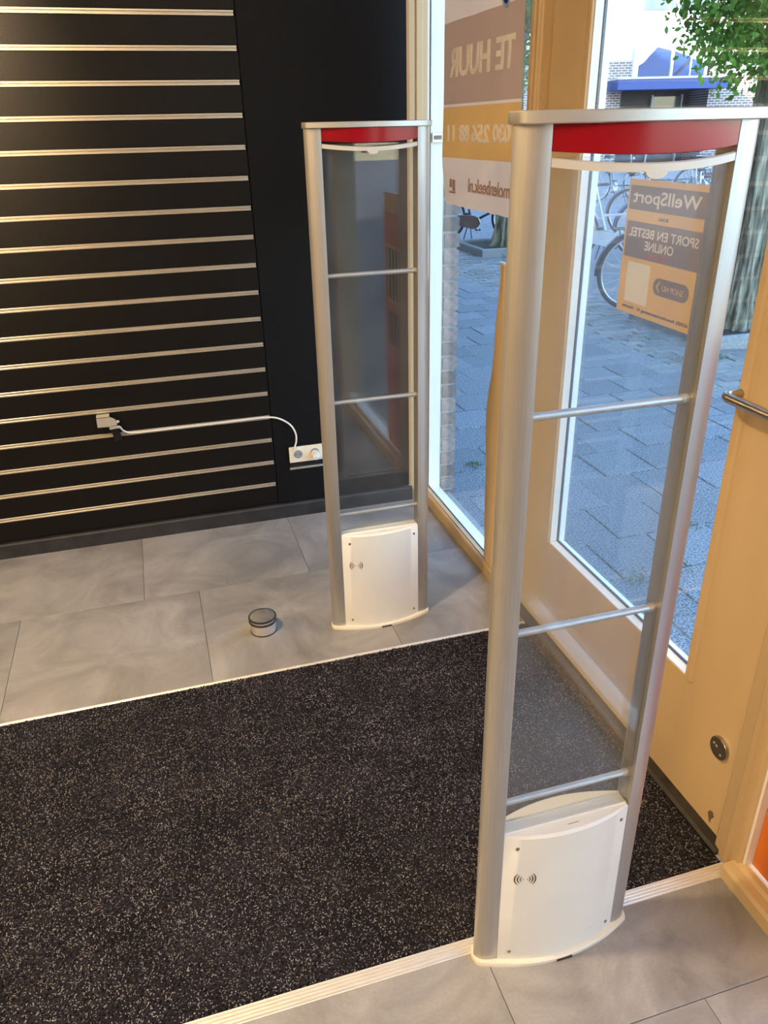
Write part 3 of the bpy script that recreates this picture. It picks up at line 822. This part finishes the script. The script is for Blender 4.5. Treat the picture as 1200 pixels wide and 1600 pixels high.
for i in range(len(zs) - 1):
    for j in range(NY):
        a = i * (NY + 1) + j
        fs.append((a, a + 1, a + NY + 2, a + NY + 1)); mi.append(band(0.5 * (zs[i] + zs[i + 1])))
bn.v = vs; bn.f = fs; bn.mi = mi
banner = bn.build('rental_banner', ['banner_white', 'banner_orange', 'banner_brown'], None, smooth=True)
tag(banner, 'brown, orange and white TE HUUR banner hanging in the display window', 'banner')
for s, a, b, c, d, mt in (('TE HUUR', 2.292, 2.792, 1.655, 1.740, 'banner_text'), ('030 256 88 11', 2.292, 2.805, 1.464, 1.516, 'banner_text'), ('molenbeek.nl', 2.283, 2.600, 1.314, 1.356, 'banner_mauve')):
    v, f = text_geom(s, a, b, c, d, bx, 0.0024, bold=(0.004 if s[0] == 'm' else 0.022))
    letters(v, f, 'letter', mt, banner)
for (y, z, w, hh) in ((2.742, 1.336, 0.012, 0.009), (2.742, 1.318, 0.012, 0.009), (2.744, 1.304, 0.016, 0.003), (2.768, 1.333, 0.009, 0.013), (2.770, 1.304, 0.012, 0.003)):
    MB().box(bx(y, z) - 0.0014, bx(y, z) + 0.0014, y - w, y + w, z - hh, z + hh).build('small_mark', 'banner_mauve', banner)
lg = []
for mt, off, r1 in (('logo_pale', 0.0012, 0.030), ('logo_blue', 0.0018, 0.021)):
    pts = [(2.372 + r1 * math.cos(a) + 0.35 * r1 * math.sin(a), 1.842 + r1 * 1.25 * math.sin(a)) for a in [2 * PI * k / 24 for k in range(24)]]
    MB().prism(pts, 'x', bx(2.372, 1.842) - off, bx(2.372, 1.842) + off).build('logo', mt, banner)

# window catch on the far jamb
ct = MB().cbox(1.083, 1.124, 3.0135, 3.0275, 1.459, 1.491, 0.002).build('window_catch', 'alu_bar')
tag(ct, 'small grey metal catch on the far window jamb beside the banner', 'catch')
MB().box(1.088, 1.119, 3.0115, 3.0135, 1.468, 1.482).build('plate', 'brown_puck', ct)

# WellSport poster on the door pane
PX = 1.1085
def px(y, z): return PX
ps = MB().box(PX - 0.0004, PX + 0.0006, 1.424, 1.720, 1.096, 1.396).build('sport_poster', 'poster_yellow')
tag(ps, 'yellow and grey WellSport poster taped inside the door pane', 'poster')
def flat(name, y0, y1, z0, z1, mt, t=0.0009):
    return MB().box(PX - t, PX + t, y0, y1, z0, z1).build(name, mt, ps)
flat('header_block', 1.4245, 1.712, 1.331, 1.383, 'poster_grey')
flat('text_block', 1.4245, 1.712, 1.226, 1.306, 'poster_grey')
for s, a, b, c, d, mt, t in (('WellSport', 1.450, 1.698, 1.338, 1.374, 'poster_white', 0.0013), ('IS NU:', 1.556, 1.592, 1.314, 1.321, 'poster_dark', 0.0013),
        ('SPORT EN BESTEL', 1.440, 1.700, 1.273, 1.293, 'poster_white', 0.0013), ('ONLINE', 1.522, 1.632, 1.247, 1.267, 'poster_white', 0.0013),
        ('ADRES: Amersfoortsestraatweg 3C - Naarden', 1.436, 1.694, 1.106, 1.116, 'poster_dark', 0.0012)):
    v, f = text_geom(s, a, b, c, d, px, t)
    if d - c < 0.012:
        tag(MB().add(v, f).build('small_lettering', mt, ps), kind='stuff')
    else: letters(v, f, 'letter', mt, ps)
for i in range(11):
    flat('red_line', 1.541 + i * 0.0075, 1.546 + i * 0.0075, 1.2335, 1.2385, 'poster_red', 0.0013)
flat('blank_square', 1.598, 1.690, 1.124, 1.216, 'poster_white')
pts = []
for cy_, a0 in ((1.560, -PI / 2), (1.468, PI / 2)):
    for k in range(9):
        a = a0 + PI * k / 8
        pts.append((cy_ + 0.019 * math.cos(a), 1.176 + 0.019 * math.sin(a)))
MB().prism(pts, 'x', PX - 0.0010, PX + 0.0010).build('button', 'poster_grey', ps)
v, f = text_geom('SHOP NU', 1.468, 1.545, 1.169, 1.182, px, 0.0014)
letters(v, f, 'letter', 'poster_yellow', ps)
MB().prism([(1.553, 1.188), (1.558, 1.188), (1.568, 1.176), (1.558, 1.164), (1.553, 1.164), (1.562, 1.176)], 'x', PX - 0.0014, PX + 0.0014).build('arrow', 'poster_yellow', ps)

# orange board in the near window
ob = empty('orange_sign', (1.088, 0.77, 0.049))
tag(ob, 'tall orange sign board standing in the window beside the door', 'sign')
MB().cbox(-0.004, 0.004, -0.145, 0.142, 0.0, 1.20, 0.001).build('panel', 'sign_orange', ob)
MB().box(-0.0052, 0.0, -0.142, 0.139, 0.22, 0.50).build('lower_print', 'sign_red', ob)
MB().box(-0.0052, 0.0, -0.142, 0.139, 1.12, 1.195).build('top_print', 'sign_yellow', ob)
MB().box(-0.0052, 0.0, -0.11, 0.11, 0.72, 0.98).build('middle_print', 'sign_yellow', ob)
for i in range(4):
    MB().box(-0.0060, 0.0, -0.09 + i * 0.052, -0.06 + i * 0.052, 0.735, 0.965).build('print_bar', 'slit_black', ob)
for i in range(3):
    MB().box(-0.0060, 0.0, -0.09 + i * 0.060, -0.05 + i * 0.060, 0.52, 0.68).build('print_bar', 'slit_black', ob)

# =================================================================== OUTSIDE
street = struct(MB().box(1.19, 120, -40, 120, G - 0.30, G - 0.012).build('floor_street', 'street'), 'grey street surface outside the shop')
# pavement of individual concrete tiles
pav = struct(MB().box(1.19, 3.64, 0.3, 14.0, G - 0.012, G - 0.0045).build('floor_pavement', 'joint_sand'), 'bluish grey concrete tile pavement outside the window')
S = 0.30
pm = {}
def shared(key, fn):
    if key not in pm: pm[key] = fn()
    return pm[key]
def place_piece(name, me, loc, parent, rot=(0, 0, 0)):
    o = bpy.data.objects.new(name, me); C.objects.link(o); o.parent = parent; o.location = loc; o.rotation_euler = rot
    return o
def piece_mesh(name, a, b, hgt, ch, mt):
    o = MB().cbox(-a / 2, a / 2, -b / 2, b / 2, -hgt, 0, ch).build(name, mt)
    me = o.data; bpy.data.objects.remove(o); return me
pav_me = piece_mesh('paving_tile', S - 0.007, S - 0.007, 0.02, 0.004, 'paver')
pav_half = piece_mesh('paving_tile', 0.142, S - 0.007, 0.02, 0.004, 'paver')
cnt = 0
row = 0
y = 1.085
while y < 10.6:
    off = (0.0 if row % 2 else 0.135)
    x = 1.205 + off - S
    while x < 3.62:
        x0 = x; x1 = x + S
        if x1 > 1.22 + 0.25 and x1 <= 3.68:
            vis = (x1 / (y + S)) < 1.6 and (x0 + S) / (y + 0.3) > 0.26
            if vis and cnt < 300:
                place_piece('paving_tile', pav_me, ((x0 + x1) / 2, y + S / 2, G + rnd.uniform(-0.0035, 0.0025)), pav, (rnd.uniform(-.004, .004), rnd.uniform(-.004, .004), rnd.uniform(-.006, .006)))
                cnt += 1
        elif x1 > 1.22 + 0.08 and x1 <= 3.68:
            place_piece('paving_tile', pav_half, (x1 - 0.071, y + S / 2, G + rnd.uniform(-0.003, 0.002)), pav); cnt += 1
        x += S
    y += S; row += 1
rest = MB()
while y < 13.9:
    off = (0.0 if row % 2 else 0.135)
    x = 1.205 + off
    while x < 3.4:
        rest.cbox(x + .004, x + S - .004, y + .004, y + S - .004, G - 0.02, G, 0.004); x += S
    y += S; row += 1
ro = rest.build('far_paving_tiles', 'paver', pav); ro['kind'] = 'stuff'

# band of clinker bricks beyond the tiles
kl = struct(MB().box(3.64, 4.30, 1.0, 14.0, G - 0.012, G - 0.008).build('floor_clinkers', 'joint_sand'), 'weedy strip of grey clinker bricks beyond the tiles')
kb = piece_mesh('clinker', 0.196, 0.094, 0.02, 0.006, 'klinker')
cnt = 0
y = 3.9; row = 0
while y < 13.9 and cnt < 300:
    x = 3.64 + (0.1 if row % 2 else 0.0)
    while x < 4.29 and cnt < 300:
        place_piece('clinker', kb, (x + 0.1, y, G + rnd.uniform(-0.005, 0.004)), kl, (rnd.uniform(-.02, .02), rnd.uniform(-.02, .02), rnd.uniform(-.03, .03)))
        x += 0.2; cnt += 1
    y += 0.1; row += 1

# tufts of weeds in the joints
def weeds(name, spots, label):
    mb = MB()
    for (x, y, rr, k) in spots:
        for i in range(k):
            a = rnd.uniform(0, 2 * PI); d = rr * math.sqrt(rnd.random()); bx_, by_ = x + d * math.cos(a), y + d * math.sin(a)
            b = rnd.uniform(0, 2 * PI); L = rnd.uniform(0.012, 0.035); w = 0.003
            mb.add([(bx_ - w * math.sin(b), by_ + w * math.cos(b), G - 0.004), (bx_ + w * math.sin(b), by_ - w * math.cos(b), G - 0.004), (bx_ + L * math.cos(b), by_ + L * math.sin(b), G + rnd.uniform(0.006, 0.02))], [(0, 1, 2)])
    o = mb.build(name, 'moss'); tag(o, label, 'weeds', kind='stuff')
weeds('joint_weeds', [(1.33, 2.75, 0.05, 120), (1.52, 3.55, 0.04, 60), (1.70, 2.27, 0.06, 40), (1.90, 2.28, 0.06, 30), (2.16, 2.58, 0.05, 40), (3.9, 5.6, 0.14, 160), (4.08, 4.9, 0.09, 140), (4.0, 6.9, 0.2, 160), (3.8, 4.9, 0.1, 80), (3.9, 9.0, 0.2, 120), (4.1, 10, 0.25, 160)], 'small green weeds growing in the pavement joints')

# tree pits with kerbs
def tree_pit(x0, x1, y0, y1, label):
    p = empty('tree_pit', ((x0 + x1) / 2, (y0 + y1) / 2, G))
    tag(p, label, 'tree pit', 'tree pits')
    hx, hy = (x1 - x0) / 2, (y1 - y0) / 2
    MB().box(-hx + .06, hx - .06, -hy + .06, hy - .06, -0.02, 0.055).build('soil', 'soil', p)
    k = 0
    def seg(a0, a1, b0, b1): MB().cbox(a0 + .002, a1 - .002, b0 + .002, b1 - .002, -0.02, 0.10, 0.012).build('kerb_stone', 'kerb', p)
    nx = max(1, round((2 * hx) / 0.5)); ny = max(1, round((2 * hy - 0.12) / 0.5))
    for i in range(nx):
        a = -hx + 2 * hx * i / nx; b = -hx + 2 * hx * (i + 1) / nx
        seg(a, b, -hy, -hy + .06); seg(a, b, hy - .06, hy)
    for i in range(ny):
        a = -hy + .06 + (2 * hy - .12) * i / ny; b = -hy + .06 + (2 * hy - .12) * (i + 1) / ny
        seg(-hx, -hx + .06, a, b); seg(hx - .06, hx, a, b)
    return p
tree_pit(4.20, 5.60, 5.06, 6.30, 'kerbed soil pit around the near tree trunk')
tree_pit(4.42, 5.70, 10.25, 11.35, 'kerbed soil pit of the tree seen under the banner')

def make_tree(loc, r, crown_c, crown_r, nleaf, label, seed, low=None):
    rg = np.random.default_rng(seed)
    t = empty('street_tree', (loc[0], loc[1], G))
    tag(t, label, 'tree', 'street trees')
    mb = MB()
    n = 96; hs = [0, 0.04, 0.09, 0.15, 0.22, 0.3, 0.4, 0.5, 0.65, 0.8, 0.95, 1.1, 1.3, 1.5, 1.7, 1.9, 2.3, 2.7]
    vs = []; fs = []
    ph = rg.uniform(0, 6, 8)
    for hgt in hs:
        flare = 1 + 0.55 * math.exp(-hgt / 0.16)
        for q in range(n):
            a = 2 * PI * q / n
            rr = r * flare * (1 - 0.06 * hgt) * (1 + 0.10 * math.sin(5 * a + ph[0] + hgt) + 0.06 * math.sin(9 * a + ph[1] - 0.7 * hgt) + 0.05 * math.sin(17 * a + ph[2] + 2 * hgt) - 0.07 * abs(math.sin(11 * a + ph[4] + 0.9 * math.sin(3.1 * hgt + ph[5]))) + 0.03 * math.sin(31 * a + 5 * hgt))
            vs.append((rr * math.cos(a), rr * math.sin(a), hgt + 0.0555))
    for i in range(len(hs) - 1):
        for q in range(n): fs.append((i * n + q, i * n + (q + 1) % n, (i + 1) * n + (q + 1) % n, (i + 1) * n + q))
    fs.append(tuple(range(n))[::-1]); fs.append(tuple(range((len(hs) - 1) * n, len(hs) * n)))
    mb.add(vs, fs)
    mb.build('trunk', 'bark', t, smooth=True)
    for k in range(7):
        a = 2 * PI * k / 7 + ph[3]; L = crown_r * 0.75
        mb = MB().tube(smooth_path([(0, 0, 2.0 + 0.1 * k), (0.35 * L * math.cos(a), 0.35 * L * math.sin(a), 2.8 + 0.1 * k), (L * math.cos(a), L * math.sin(a), 3.3 + 0.25 * k)], 5), [0.09 - 0.0075 * i for i in range(11)], 8)
        mb.build('branch', 'bark', t, smooth=True)
    # leaves
    m = nleaf
    d = rg.normal(size=(m, 3)); d /= np.linalg.norm(d, axis=1)[:, None]
    rad = crown_r * (0.55 + 0.45 * rg.random(m) ** 0.5)
    c = d * rad[:, None] * np.array([1, 1, 0.85]) + np.array(crown_c)
    size = rg.uniform(0.05, 0.085, m)
    if low is not None:
        # drooping skirt of foliage: (sideways range, height range, depth, count)
        (o0, o1), (z0_, z1_), dep, cnt_, edge = low
        off = rg.uniform(o0, o1, cnt_ * 3); hh = rg.uniform(z0_, z1_, cnt_ * 3); dd = rg.uniform(-dep, dep, cnt_ * 3)
        clump = 0.10 * np.sin(off * 23 + dd * 9) + 0.07 * np.sin(off * 41 - dd * 17)
        keep = hh > z0_ + 2.0 * np.maximum(0, edge - off) ** 2 + 0.10 + clump
        keep &= rg.random(cnt_ * 3) < 0.30 + 0.7 * np.clip((hh - z0_) / 0.4, 0, 1)
        off, hh, dd = off[keep][:cnt_], hh[keep][:cnt_], dd[keep][:cnt_]
        e = np.stack([off * math.cos(YAW) + dd * math.sin(YAW), -off * math.sin(YAW) + dd * math.cos(YAW), hh], 1)
        c = np.vstack([c, e]); m = len(c)
        size = np.concatenate([size, rg.uniform(0.04, 0.07, len(e))])
    ax = rg.normal(size=(m, 3)); ax[:, 2] -= 0.7; ax /= np.linalg.norm(ax, axis=1)[:, None]
    sd = np.cross(ax, rg.normal(size=(m, 3))); sd /= np.linalg.norm(sd, axis=1)[:, None]
    nm = np.cross(ax, sd)
    L = size[:, None]; W = L * 0.30
    v = np.empty((m, 6, 3))
    v[:, 0] = c; v[:, 1] = c + ax * L * 0.4 + sd * W + nm * L * 0.06; v[:, 2] = c + ax * L * 0.75 + sd * W * 0.7; v[:, 3] = c + ax * L - nm * L * 0.08
    v[:, 4] = c + ax * L * 0.75 - sd * W * 0.7; v[:, 5] = c + ax * L * 0.4 - sd * W + nm * L * 0.06
    me = bpy.data.meshes.new('foliage')
    me.vertices.add(m * 6); me.loops.add(m * 6); me.polygons.add(m)
    me.vertices.foreach_set('co', v.ravel()); me.loops.foreach_set('vertex_index', np.arange(m * 6))
    me.polygons.foreach_set('loop_start', np.arange(m) * 6); me.polygons.foreach_set('loop_total', np.full(m, 6))
    me.materials.append(M['leaf']); me.update(); me.validate()
    o = bpy.data.objects.new('foliage', me); C.objects.link(o); o.parent = t; o['kind'] = 'stuff'
    return t
make_tree((4.78, 5.55), 0.17, (0, 0, 4.3), 1.9, 26000, 'near street tree with ridged trunk and hanging green leaves right of the near gate', 3,
          low=((-0.95, 0.9), (1.78, 3.0), 0.42, 11000, -0.30))
make_tree((5.05, 10.85), 0.16, (0.1, 0, 3.7), 1.2, 14000, 'farther street tree rising behind the rental banner', 5,
          low=((-0.5, 0.8), (1.95, 3.2), 0.5, 5000, -0.2))

# ------------------------------------------------------------------ bicycles
def make_bike(frame, case=None, fender=True, basket=False):
    root = empty('bicycle')
    Rw = 0.335
    def wheel(cx):
        w = MB().tube([(cx + Rw * math.cos(a), 0, Rw + 0.018 + Rw * math.sin(a)) for a in [2 * PI * k / 40 for k in range(40)]], 0.018, 8, closed=True).build('wheel', 'tyre', root, smooth=True)
        MB().tube([(cx + 0.312 * math.cos(a), 0, Rw + 0.018 + 0.312 * math.sin(a)) for a in [2 * PI * k / 40 for k in range(40)]], 0.010, 6, closed=True).build('rim', 'alu_bar', w, smooth=True)
        sp = MB()
        for k in range(18):
            a = 2 * PI * k / 18; s = 0.02 if k % 2 else -0.02
            sp.tube([(cx + 0.02 * math.cos(a + 1.2), s, Rw + 0.018 + 0.02 * math.sin(a + 1.2)), (cx + 0.305 * math.cos(a), 0, Rw + 0.018 + 0.305 * math.sin(a))], 0.0016, 3, cap=False)
        sp.build('spokes', 'alu_bar', w)
        MB().lathe([(0.018, -0.04), (0.018, 0.04)], 12, (cx, 0, Rw + 0.018), 'y').build('hub', 'alu_bar', w, smooth=True)
    wheel(-0.54); wheel(0.56)
    hz = Rw + 0.018
    fr = MB()
    bb, sl, hd, hl = (-0.08, 0, 0.29), (-0.24, 0, 0.78), (0.36, 0, 0.86), (0.40, 0, 0.70)
    fr.tube([bb, sl], 0.017, 8); fr.tube([bb, (0.2, 0, 0.42), hl], 0.020, 8); fr.tube([(-0.17, 0, 0.56), (0.15, 0, 0.58), (0.375, 0, 0.80)], 0.016, 8); fr.tube([hl, hd], 0.020, 8)
    for s in (-1, 1):
        fr.tube([(bb[0], s * 0.03, bb[2]), (-0.54, s * 0.06, hz)], 0.010, 6); fr.tube([(sl[0] + 0.02, s * 0.02, sl[2] - 0.06), (-0.54, s * 0.06, hz)], 0.009, 6)
    fr.build('frame', frame, root, smooth=True)
    fk = MB()
    for s in (-1, 1): fk.tube([(0.41, s * 0.035, 0.69), (0.48, s * 0.05, 0.5), (0.56, s * 0.05, hz)], 0.011, 6)
    fk.build('fork', frame, root, smooth=True)
    hb = MB().tube([(0.36, 0, 0.86), (0.345, 0, 1.02), (0.37, 0, 1.05)], 0.013, 8)
    hb.tube(smooth_path([(0.12, -0.30, 1.05), (0.24, -0.29, 1.07), (0.36, -0.16, 1.06), (0.37, 0, 1.05), (0.36, 0.16, 1.06), (0.24, 0.29, 1.07), (0.12, 0.30, 1.05)], 5), 0.011, 8)
    hbo = hb.build('handlebar', 'alu_bar', root, smooth=True)
    for s in (-1, 1): MB().tube([(0.10, s * 0.30, 1.048), (0.22, s * 0.293, 1.068)], 0.017, 8).build('grip', 'saddle', hbo, smooth=True)
    MB().tube([(-0.235, 0, 0.76), (-0.27, 0, 0.90)], 0.013, 8).build('seat_post', 'alu_bar', root, smooth=True)
    sd = MB(); rings = []
    for (x, w, zt, zb) in ((-0.40, 0.05, 0.945, 0.90), (-0.37, 0.095, 0.962, 0.895), (-0.30, 0.085, 0.955, 0.90), (-0.22, 0.045, 0.945, 0.91), (-0.14, 0.028, 0.945, 0.915), (-0.11, 0.015, 0.938, 0.92)):
        rings.append([(x, -w, zb), (x, -w * 0.8, zt - 0.012), (x, 0, zt), (x, w * 0.8, zt - 0.012), (x, w, zb)])
    slab_loft(sd, rings).build('saddle', 'saddle', root, smooth=True)
    if fender:
        for cx, a0, a1 in ((-0.54, 0.15 * PI, 1.02 * PI), (0.56, 0.12 * PI, 0.95 * PI)):
            f = []; fs = []; vs = []
            for k in range(21):
                a = a0 + (a1 - a0) * k / 20
                for s, rr in ((-0.026, 0.362), (-0.018, 0.374), (0.018, 0.374), (0.026, 0.362)):
                    vs.append((cx + rr * math.cos(a), s, hz + rr * math.sin(a)))
            for k in range(20):
                for q in range(3): fs.append((k * 4 + q, k * 4 + q + 1, (k + 1) * 4 + q + 1, (k + 1) * 4 + q))
            MB().add(vs, fs).build('mudguard', frame, root, smooth=True)
    cr = MB().lathe([(0.085, -0.052), (0.085, -0.048)], 24, (bb[0], 0, bb[2]), 'y').build('chainring', 'alu_bar', root)
    for s in (-1, 1):
        c = MB().tube([(bb[0], s * 0.06, bb[2]), (bb[0] + s * 0.10, s * 0.07, bb[2] - s * 0.13)], 0.010, 6).build('crank', 'chrome', root)
        MB().box(bb[0] + s * 0.10 - 0.04, bb[0] + s * 0.10 + 0.04, s * 0.075 if s > 0 else -0.155, 0.155 if s > 0 else -0.075, bb[2] - s * 0.13 - 0.012, bb[2] - s * 0.13 + 0.012).build('pedal', 'saddle', c)
    if case:
        pts = [(bb[0] + 0.11 * math.cos(a), bb[2] + 0.10 * math.sin(a)) for a in [-PI / 2 + PI * k / 10 for k in range(11)]]
        pts += [(-0.54, hz + 0.055)] + [(-0.54 + 0.05 * math.cos(a), hz + 0.05 * math.sin(a)) for a in [PI / 2 + PI * k / 8 for k in range(9)]] + [(-0.54, hz - 0.055)]
        co = MB().prism(pts, 'y', -0.078, -0.045).build('chain_case', case, root, bevel=0.006)
        MB().tube([(-0.54, -0.0795, hz + 0.052), (-0.2, -0.0795, bb[2] + 0.107), (bb[0], -0.0795, bb[2] + 0.100), (bb[0] + 0.08, -0.0795, bb[2] + 0.07), (bb[0] + 0.108, -0.0795, bb[2])], 0.006, 6).build('case_edge', 'alu_bar', co)
    MB().tube([(-0.14, 0.03, 0.27), (-0.20, 0.12, 0.012)], 0.008, 6).build('kickstand', 'bike_black', root)
    MB().tube([(-0.12, -0.02, 0.27), (-0.09, -0.10, 0.012)], 0.008, 6).build('kickstand', 'bike_black', root)
    ca = MB()
    for s in (-1, 1):
        ca.tube([(-0.24, s * 0.06, 0.745), (-0.78, s * 0.06, 0.745)], 0.006, 6); ca.tube([(-0.54, s * 0.075, hz), (-0.70, s * 0.062, 0.745)], 0.005, 6)
    for k in range(4): ca.tube([(-0.30 - 0.15 * k, -0.06, 0.745), (-0.30 - 0.15 * k, 0.06, 0.745)], 0.005, 6)
    ca.build('carrier', 'bike_black', root, smooth=True)
    MB().lathe([(0.030, 0.0), (0.034, 0.03), (0.020, 0.05), (0.0001, 0.055)], 14, (0.42, 0, 0.86), 'x').build('headlight', 'chrome', root, smooth=True)
    return root
RH = -YAW   # heading to the right of the picture
bikes = {}
def bike(key, frame, case, loc, rz, label, lean=0.0):
    if key in bikes: o = copy_tree(bikes[key])
    else: o = make_bike(frame, case); bikes[key] = o
    o.location = (loc[0], loc[1], G - 0.0005); o.rotation_euler = (lean, 0, rz)
    tag(o, label, 'bicycle', 'bicycles parked along the street')
    return o
bike('brown', 'bike_black', 'case_brown', (4.98, 11.78), RH, 'dark bicycle with brown chain case seen under the rental banner')
bike('white', 'bike_white', 'bike_white', (5.79, 9.23), RH - 0.25, 'white step-through bicycle with white chain case behind the door pane')
bike('black', 'bike_black', None, (4.94, 6.55), RH + 0.13, 'black bicycle with its rear wheel showing left of the poster')
bike('blue', 'bike_blue', 'bike_black', (6.9, 9.6), RH + 0.3, 'blue bicycle parked behind the white bicycle')
bike('grey', 'bike_grey', None, (7.7, 10.9), RH - 0.5, 'grey bicycle in the middle of the parked row')
bike('green', 'bike_green', 'bike_black', (9.2, 12.2), RH + 0.6, 'dark green bicycle parked between grey and red ones')
bike('red', 'bike_red', None, (10.6, 12.9), RH - 0.2, 'dark red bicycle near the right end of the parked row')
bike('white', None, None, (8.7, 16.8), RH + 0.9, 'white bicycle farthest left, before the building across the street')
bike('grey', None, None, (10.6, 17.0), RH + 0.5, 'grey bicycle before the building across the street, centre')
bike('black', None, None, (12.0, 15.5), RH + 0.2, 'black bicycle before the building across the street, right')
bike('white', None, None, (13.4, 16.4), RH - 0.4, 'white bicycle before the building across the street, right end')
bike('blue', None, None, (7.0, 13.4), RH + 1.0, 'blue bicycle standing askew far behind the white bicycle')

# ------------------------------------------------------------------ building across the street
D = 34.0
K = D / 20.0
fh = Vector((math.sin(YAW), math.cos(YAW), 0)); rh = Vector((math.cos(YAW), -math.sin(YAW), 0))
fb = empty('street_building', tuple(fh * D + Vector((0, 0, G))), -YAW)
tag(fb, 'white and brick building with blue canopy across the street', 'building')
def zz(z20): return 1.516 + (z20 - 1.516) * K - G
def bw(name, x0, x1, z0, z1, mt, y0=0.0, y1=0.3, parent=None):
    return MB().box(x0 * K, x1 * K, y0, y1, z0, z1).build(name, mt, parent or fb)
bw('upper_wall', 5.87, 7.50, zz(2.34), 7.0, 'bld_white', 0.0, 6.0)
bw('left_upper_wall', -9, 5.80, zz(2.72), 7.0, 'bld_white', 0.10, 6.0)
bw('left_brick_wall', -9, 5.80, zz(2.36), zz(2.72), 'bld_brick', 0.05, 6.0)
bw('stone_band', -9, 5.86, zz(2.31), zz(2.36), 'bld_white', -0.05, 6.0)
bw('right_brick_wall', 7.60, 16, 0, 7.0, 'bld_brick', 0.0, 6.0)
bw('left_ground_wall', -9, 5.62, 0, zz(2.31), 'bld_brick', 0.05, 6.0)
bw('entrance_recess', 5.62, 7.60, 0, zz(2.33), 'bld_dark', 2.0, 6.0)
dw = bw('entrance_window', 6.70, 7.38, 0.9, zz(2.02), 'bld_window', 1.85, 2.0)
bw('entrance_frame', 6.66, 6.70, 0, zz(2.06), 'bld_pale', 1.82, 2.0)
bw('entrance_frame', 7.38, 7.41, 0, zz(2.06), 'bld_pale', 1.82, 2.0)
bw('drainpipe', 5.80, 5.87, zz(2.36), 7.0, 'bld_pale', -0.08, 0.2)
cn = bw('canopy', 5.26, 7.72, zz(2.115), zz(2.315), 'bld_blue', -1.6, 0.0)
bw('canopy_edge', 5.24, 7.74, zz(2.315), zz(2.345), 'bld_pale', -1.64, 0.0, cn)
for pts in ([(5.93, 2.40), (6.63, 2.40), (6.63, 2.90), (6.31, 2.97), (6.05, 2.68), (5.93, 2.61)], [(6.72, 2.40), (7.41, 2.40), (7.41, 2.61), (7.08, 2.76), (6.72, 2.88)]):  # gable-shaped shade on the white front, put in as dark blue panels
    MB().prism([(x * K, zz(z)) for x, z in pts], 'y', -0.06, 0.0).build('gable_shade_panel', 'bld_gable_shade', fb)
MB().prism([(6.74 * K, zz(2.42)), (6.80 * K, zz(2.42)), (7.06 * K, zz(2.66)), (7.06 * K, zz(2.74))], 'y', -0.09, -0.0601).build('diagonal_strip', 'bld_dark', fb)  # dark diagonal strip on the right-hand panel
bw('pane_divider', 7.08, 7.11, zz(2.40), zz(2.74), 'bld_pale', -0.10, -0.0601)
for (a, b) in ((5.91, 6.58), (6.69, 7.37)):
    w = bw('window', a, b, zz(3.67), zz(4.3), 'bld_window', -0.05, 0.0)
    bw('pane_divider', b - 0.12, b - 0.09, zz(3.67), zz(4.3), 'bld_pale', -0.09, -0.05, w)
for xx in (5.87, 6.65, 7.42):
    bw('mullion', xx, xx + 0.05, zz(2.36), zz(3.6), 'bld_white', -0.10, 0.0)

# ------------------------------------------------------------------ our own building, seen from the street side
pier = struct(MB().box(1.136, 1.205, YB + 0.008, YB + 0.50, -0.2, 2.6).build('wall_pier', 'mortar'), 'brick pier outside the left edge of the display window')
bm_ = piece_mesh('brick', 0.064, 0.102, 0.052, 0.003, 'brick')
z = G + 0.06; k = 0
while z < 2.5:
    for j in range(2):
        place_piece('brick', bm_, (1.181 + (0.0015 if k % 2 else -0.001), YB + 0.053 + j * 0.113, z), pier)
    z += 0.0625; k += 1
wall('wall_shading_terrace', -8, 1.22, YB + 0.52, 40, -0.3, 11.2, 'shop_brick')  # unseen terrace, height set so it shades street and far building
wall('wall_shading_upper_floors', -8, 1.22, -14, YB + 0.52, 3.0, 11.2, 'shop_brick')  # unseen upper storeys, added as a mass to shade the street
wall('wall_neighbour', -8, 1.22, -14, -4.2, -0.3, 3.0, 'shop_brick')

for o in bpy.data.objects:
    if o.type == 'MESH' and o.get('kind') == 'structure' and 'category' in o: del o['category']
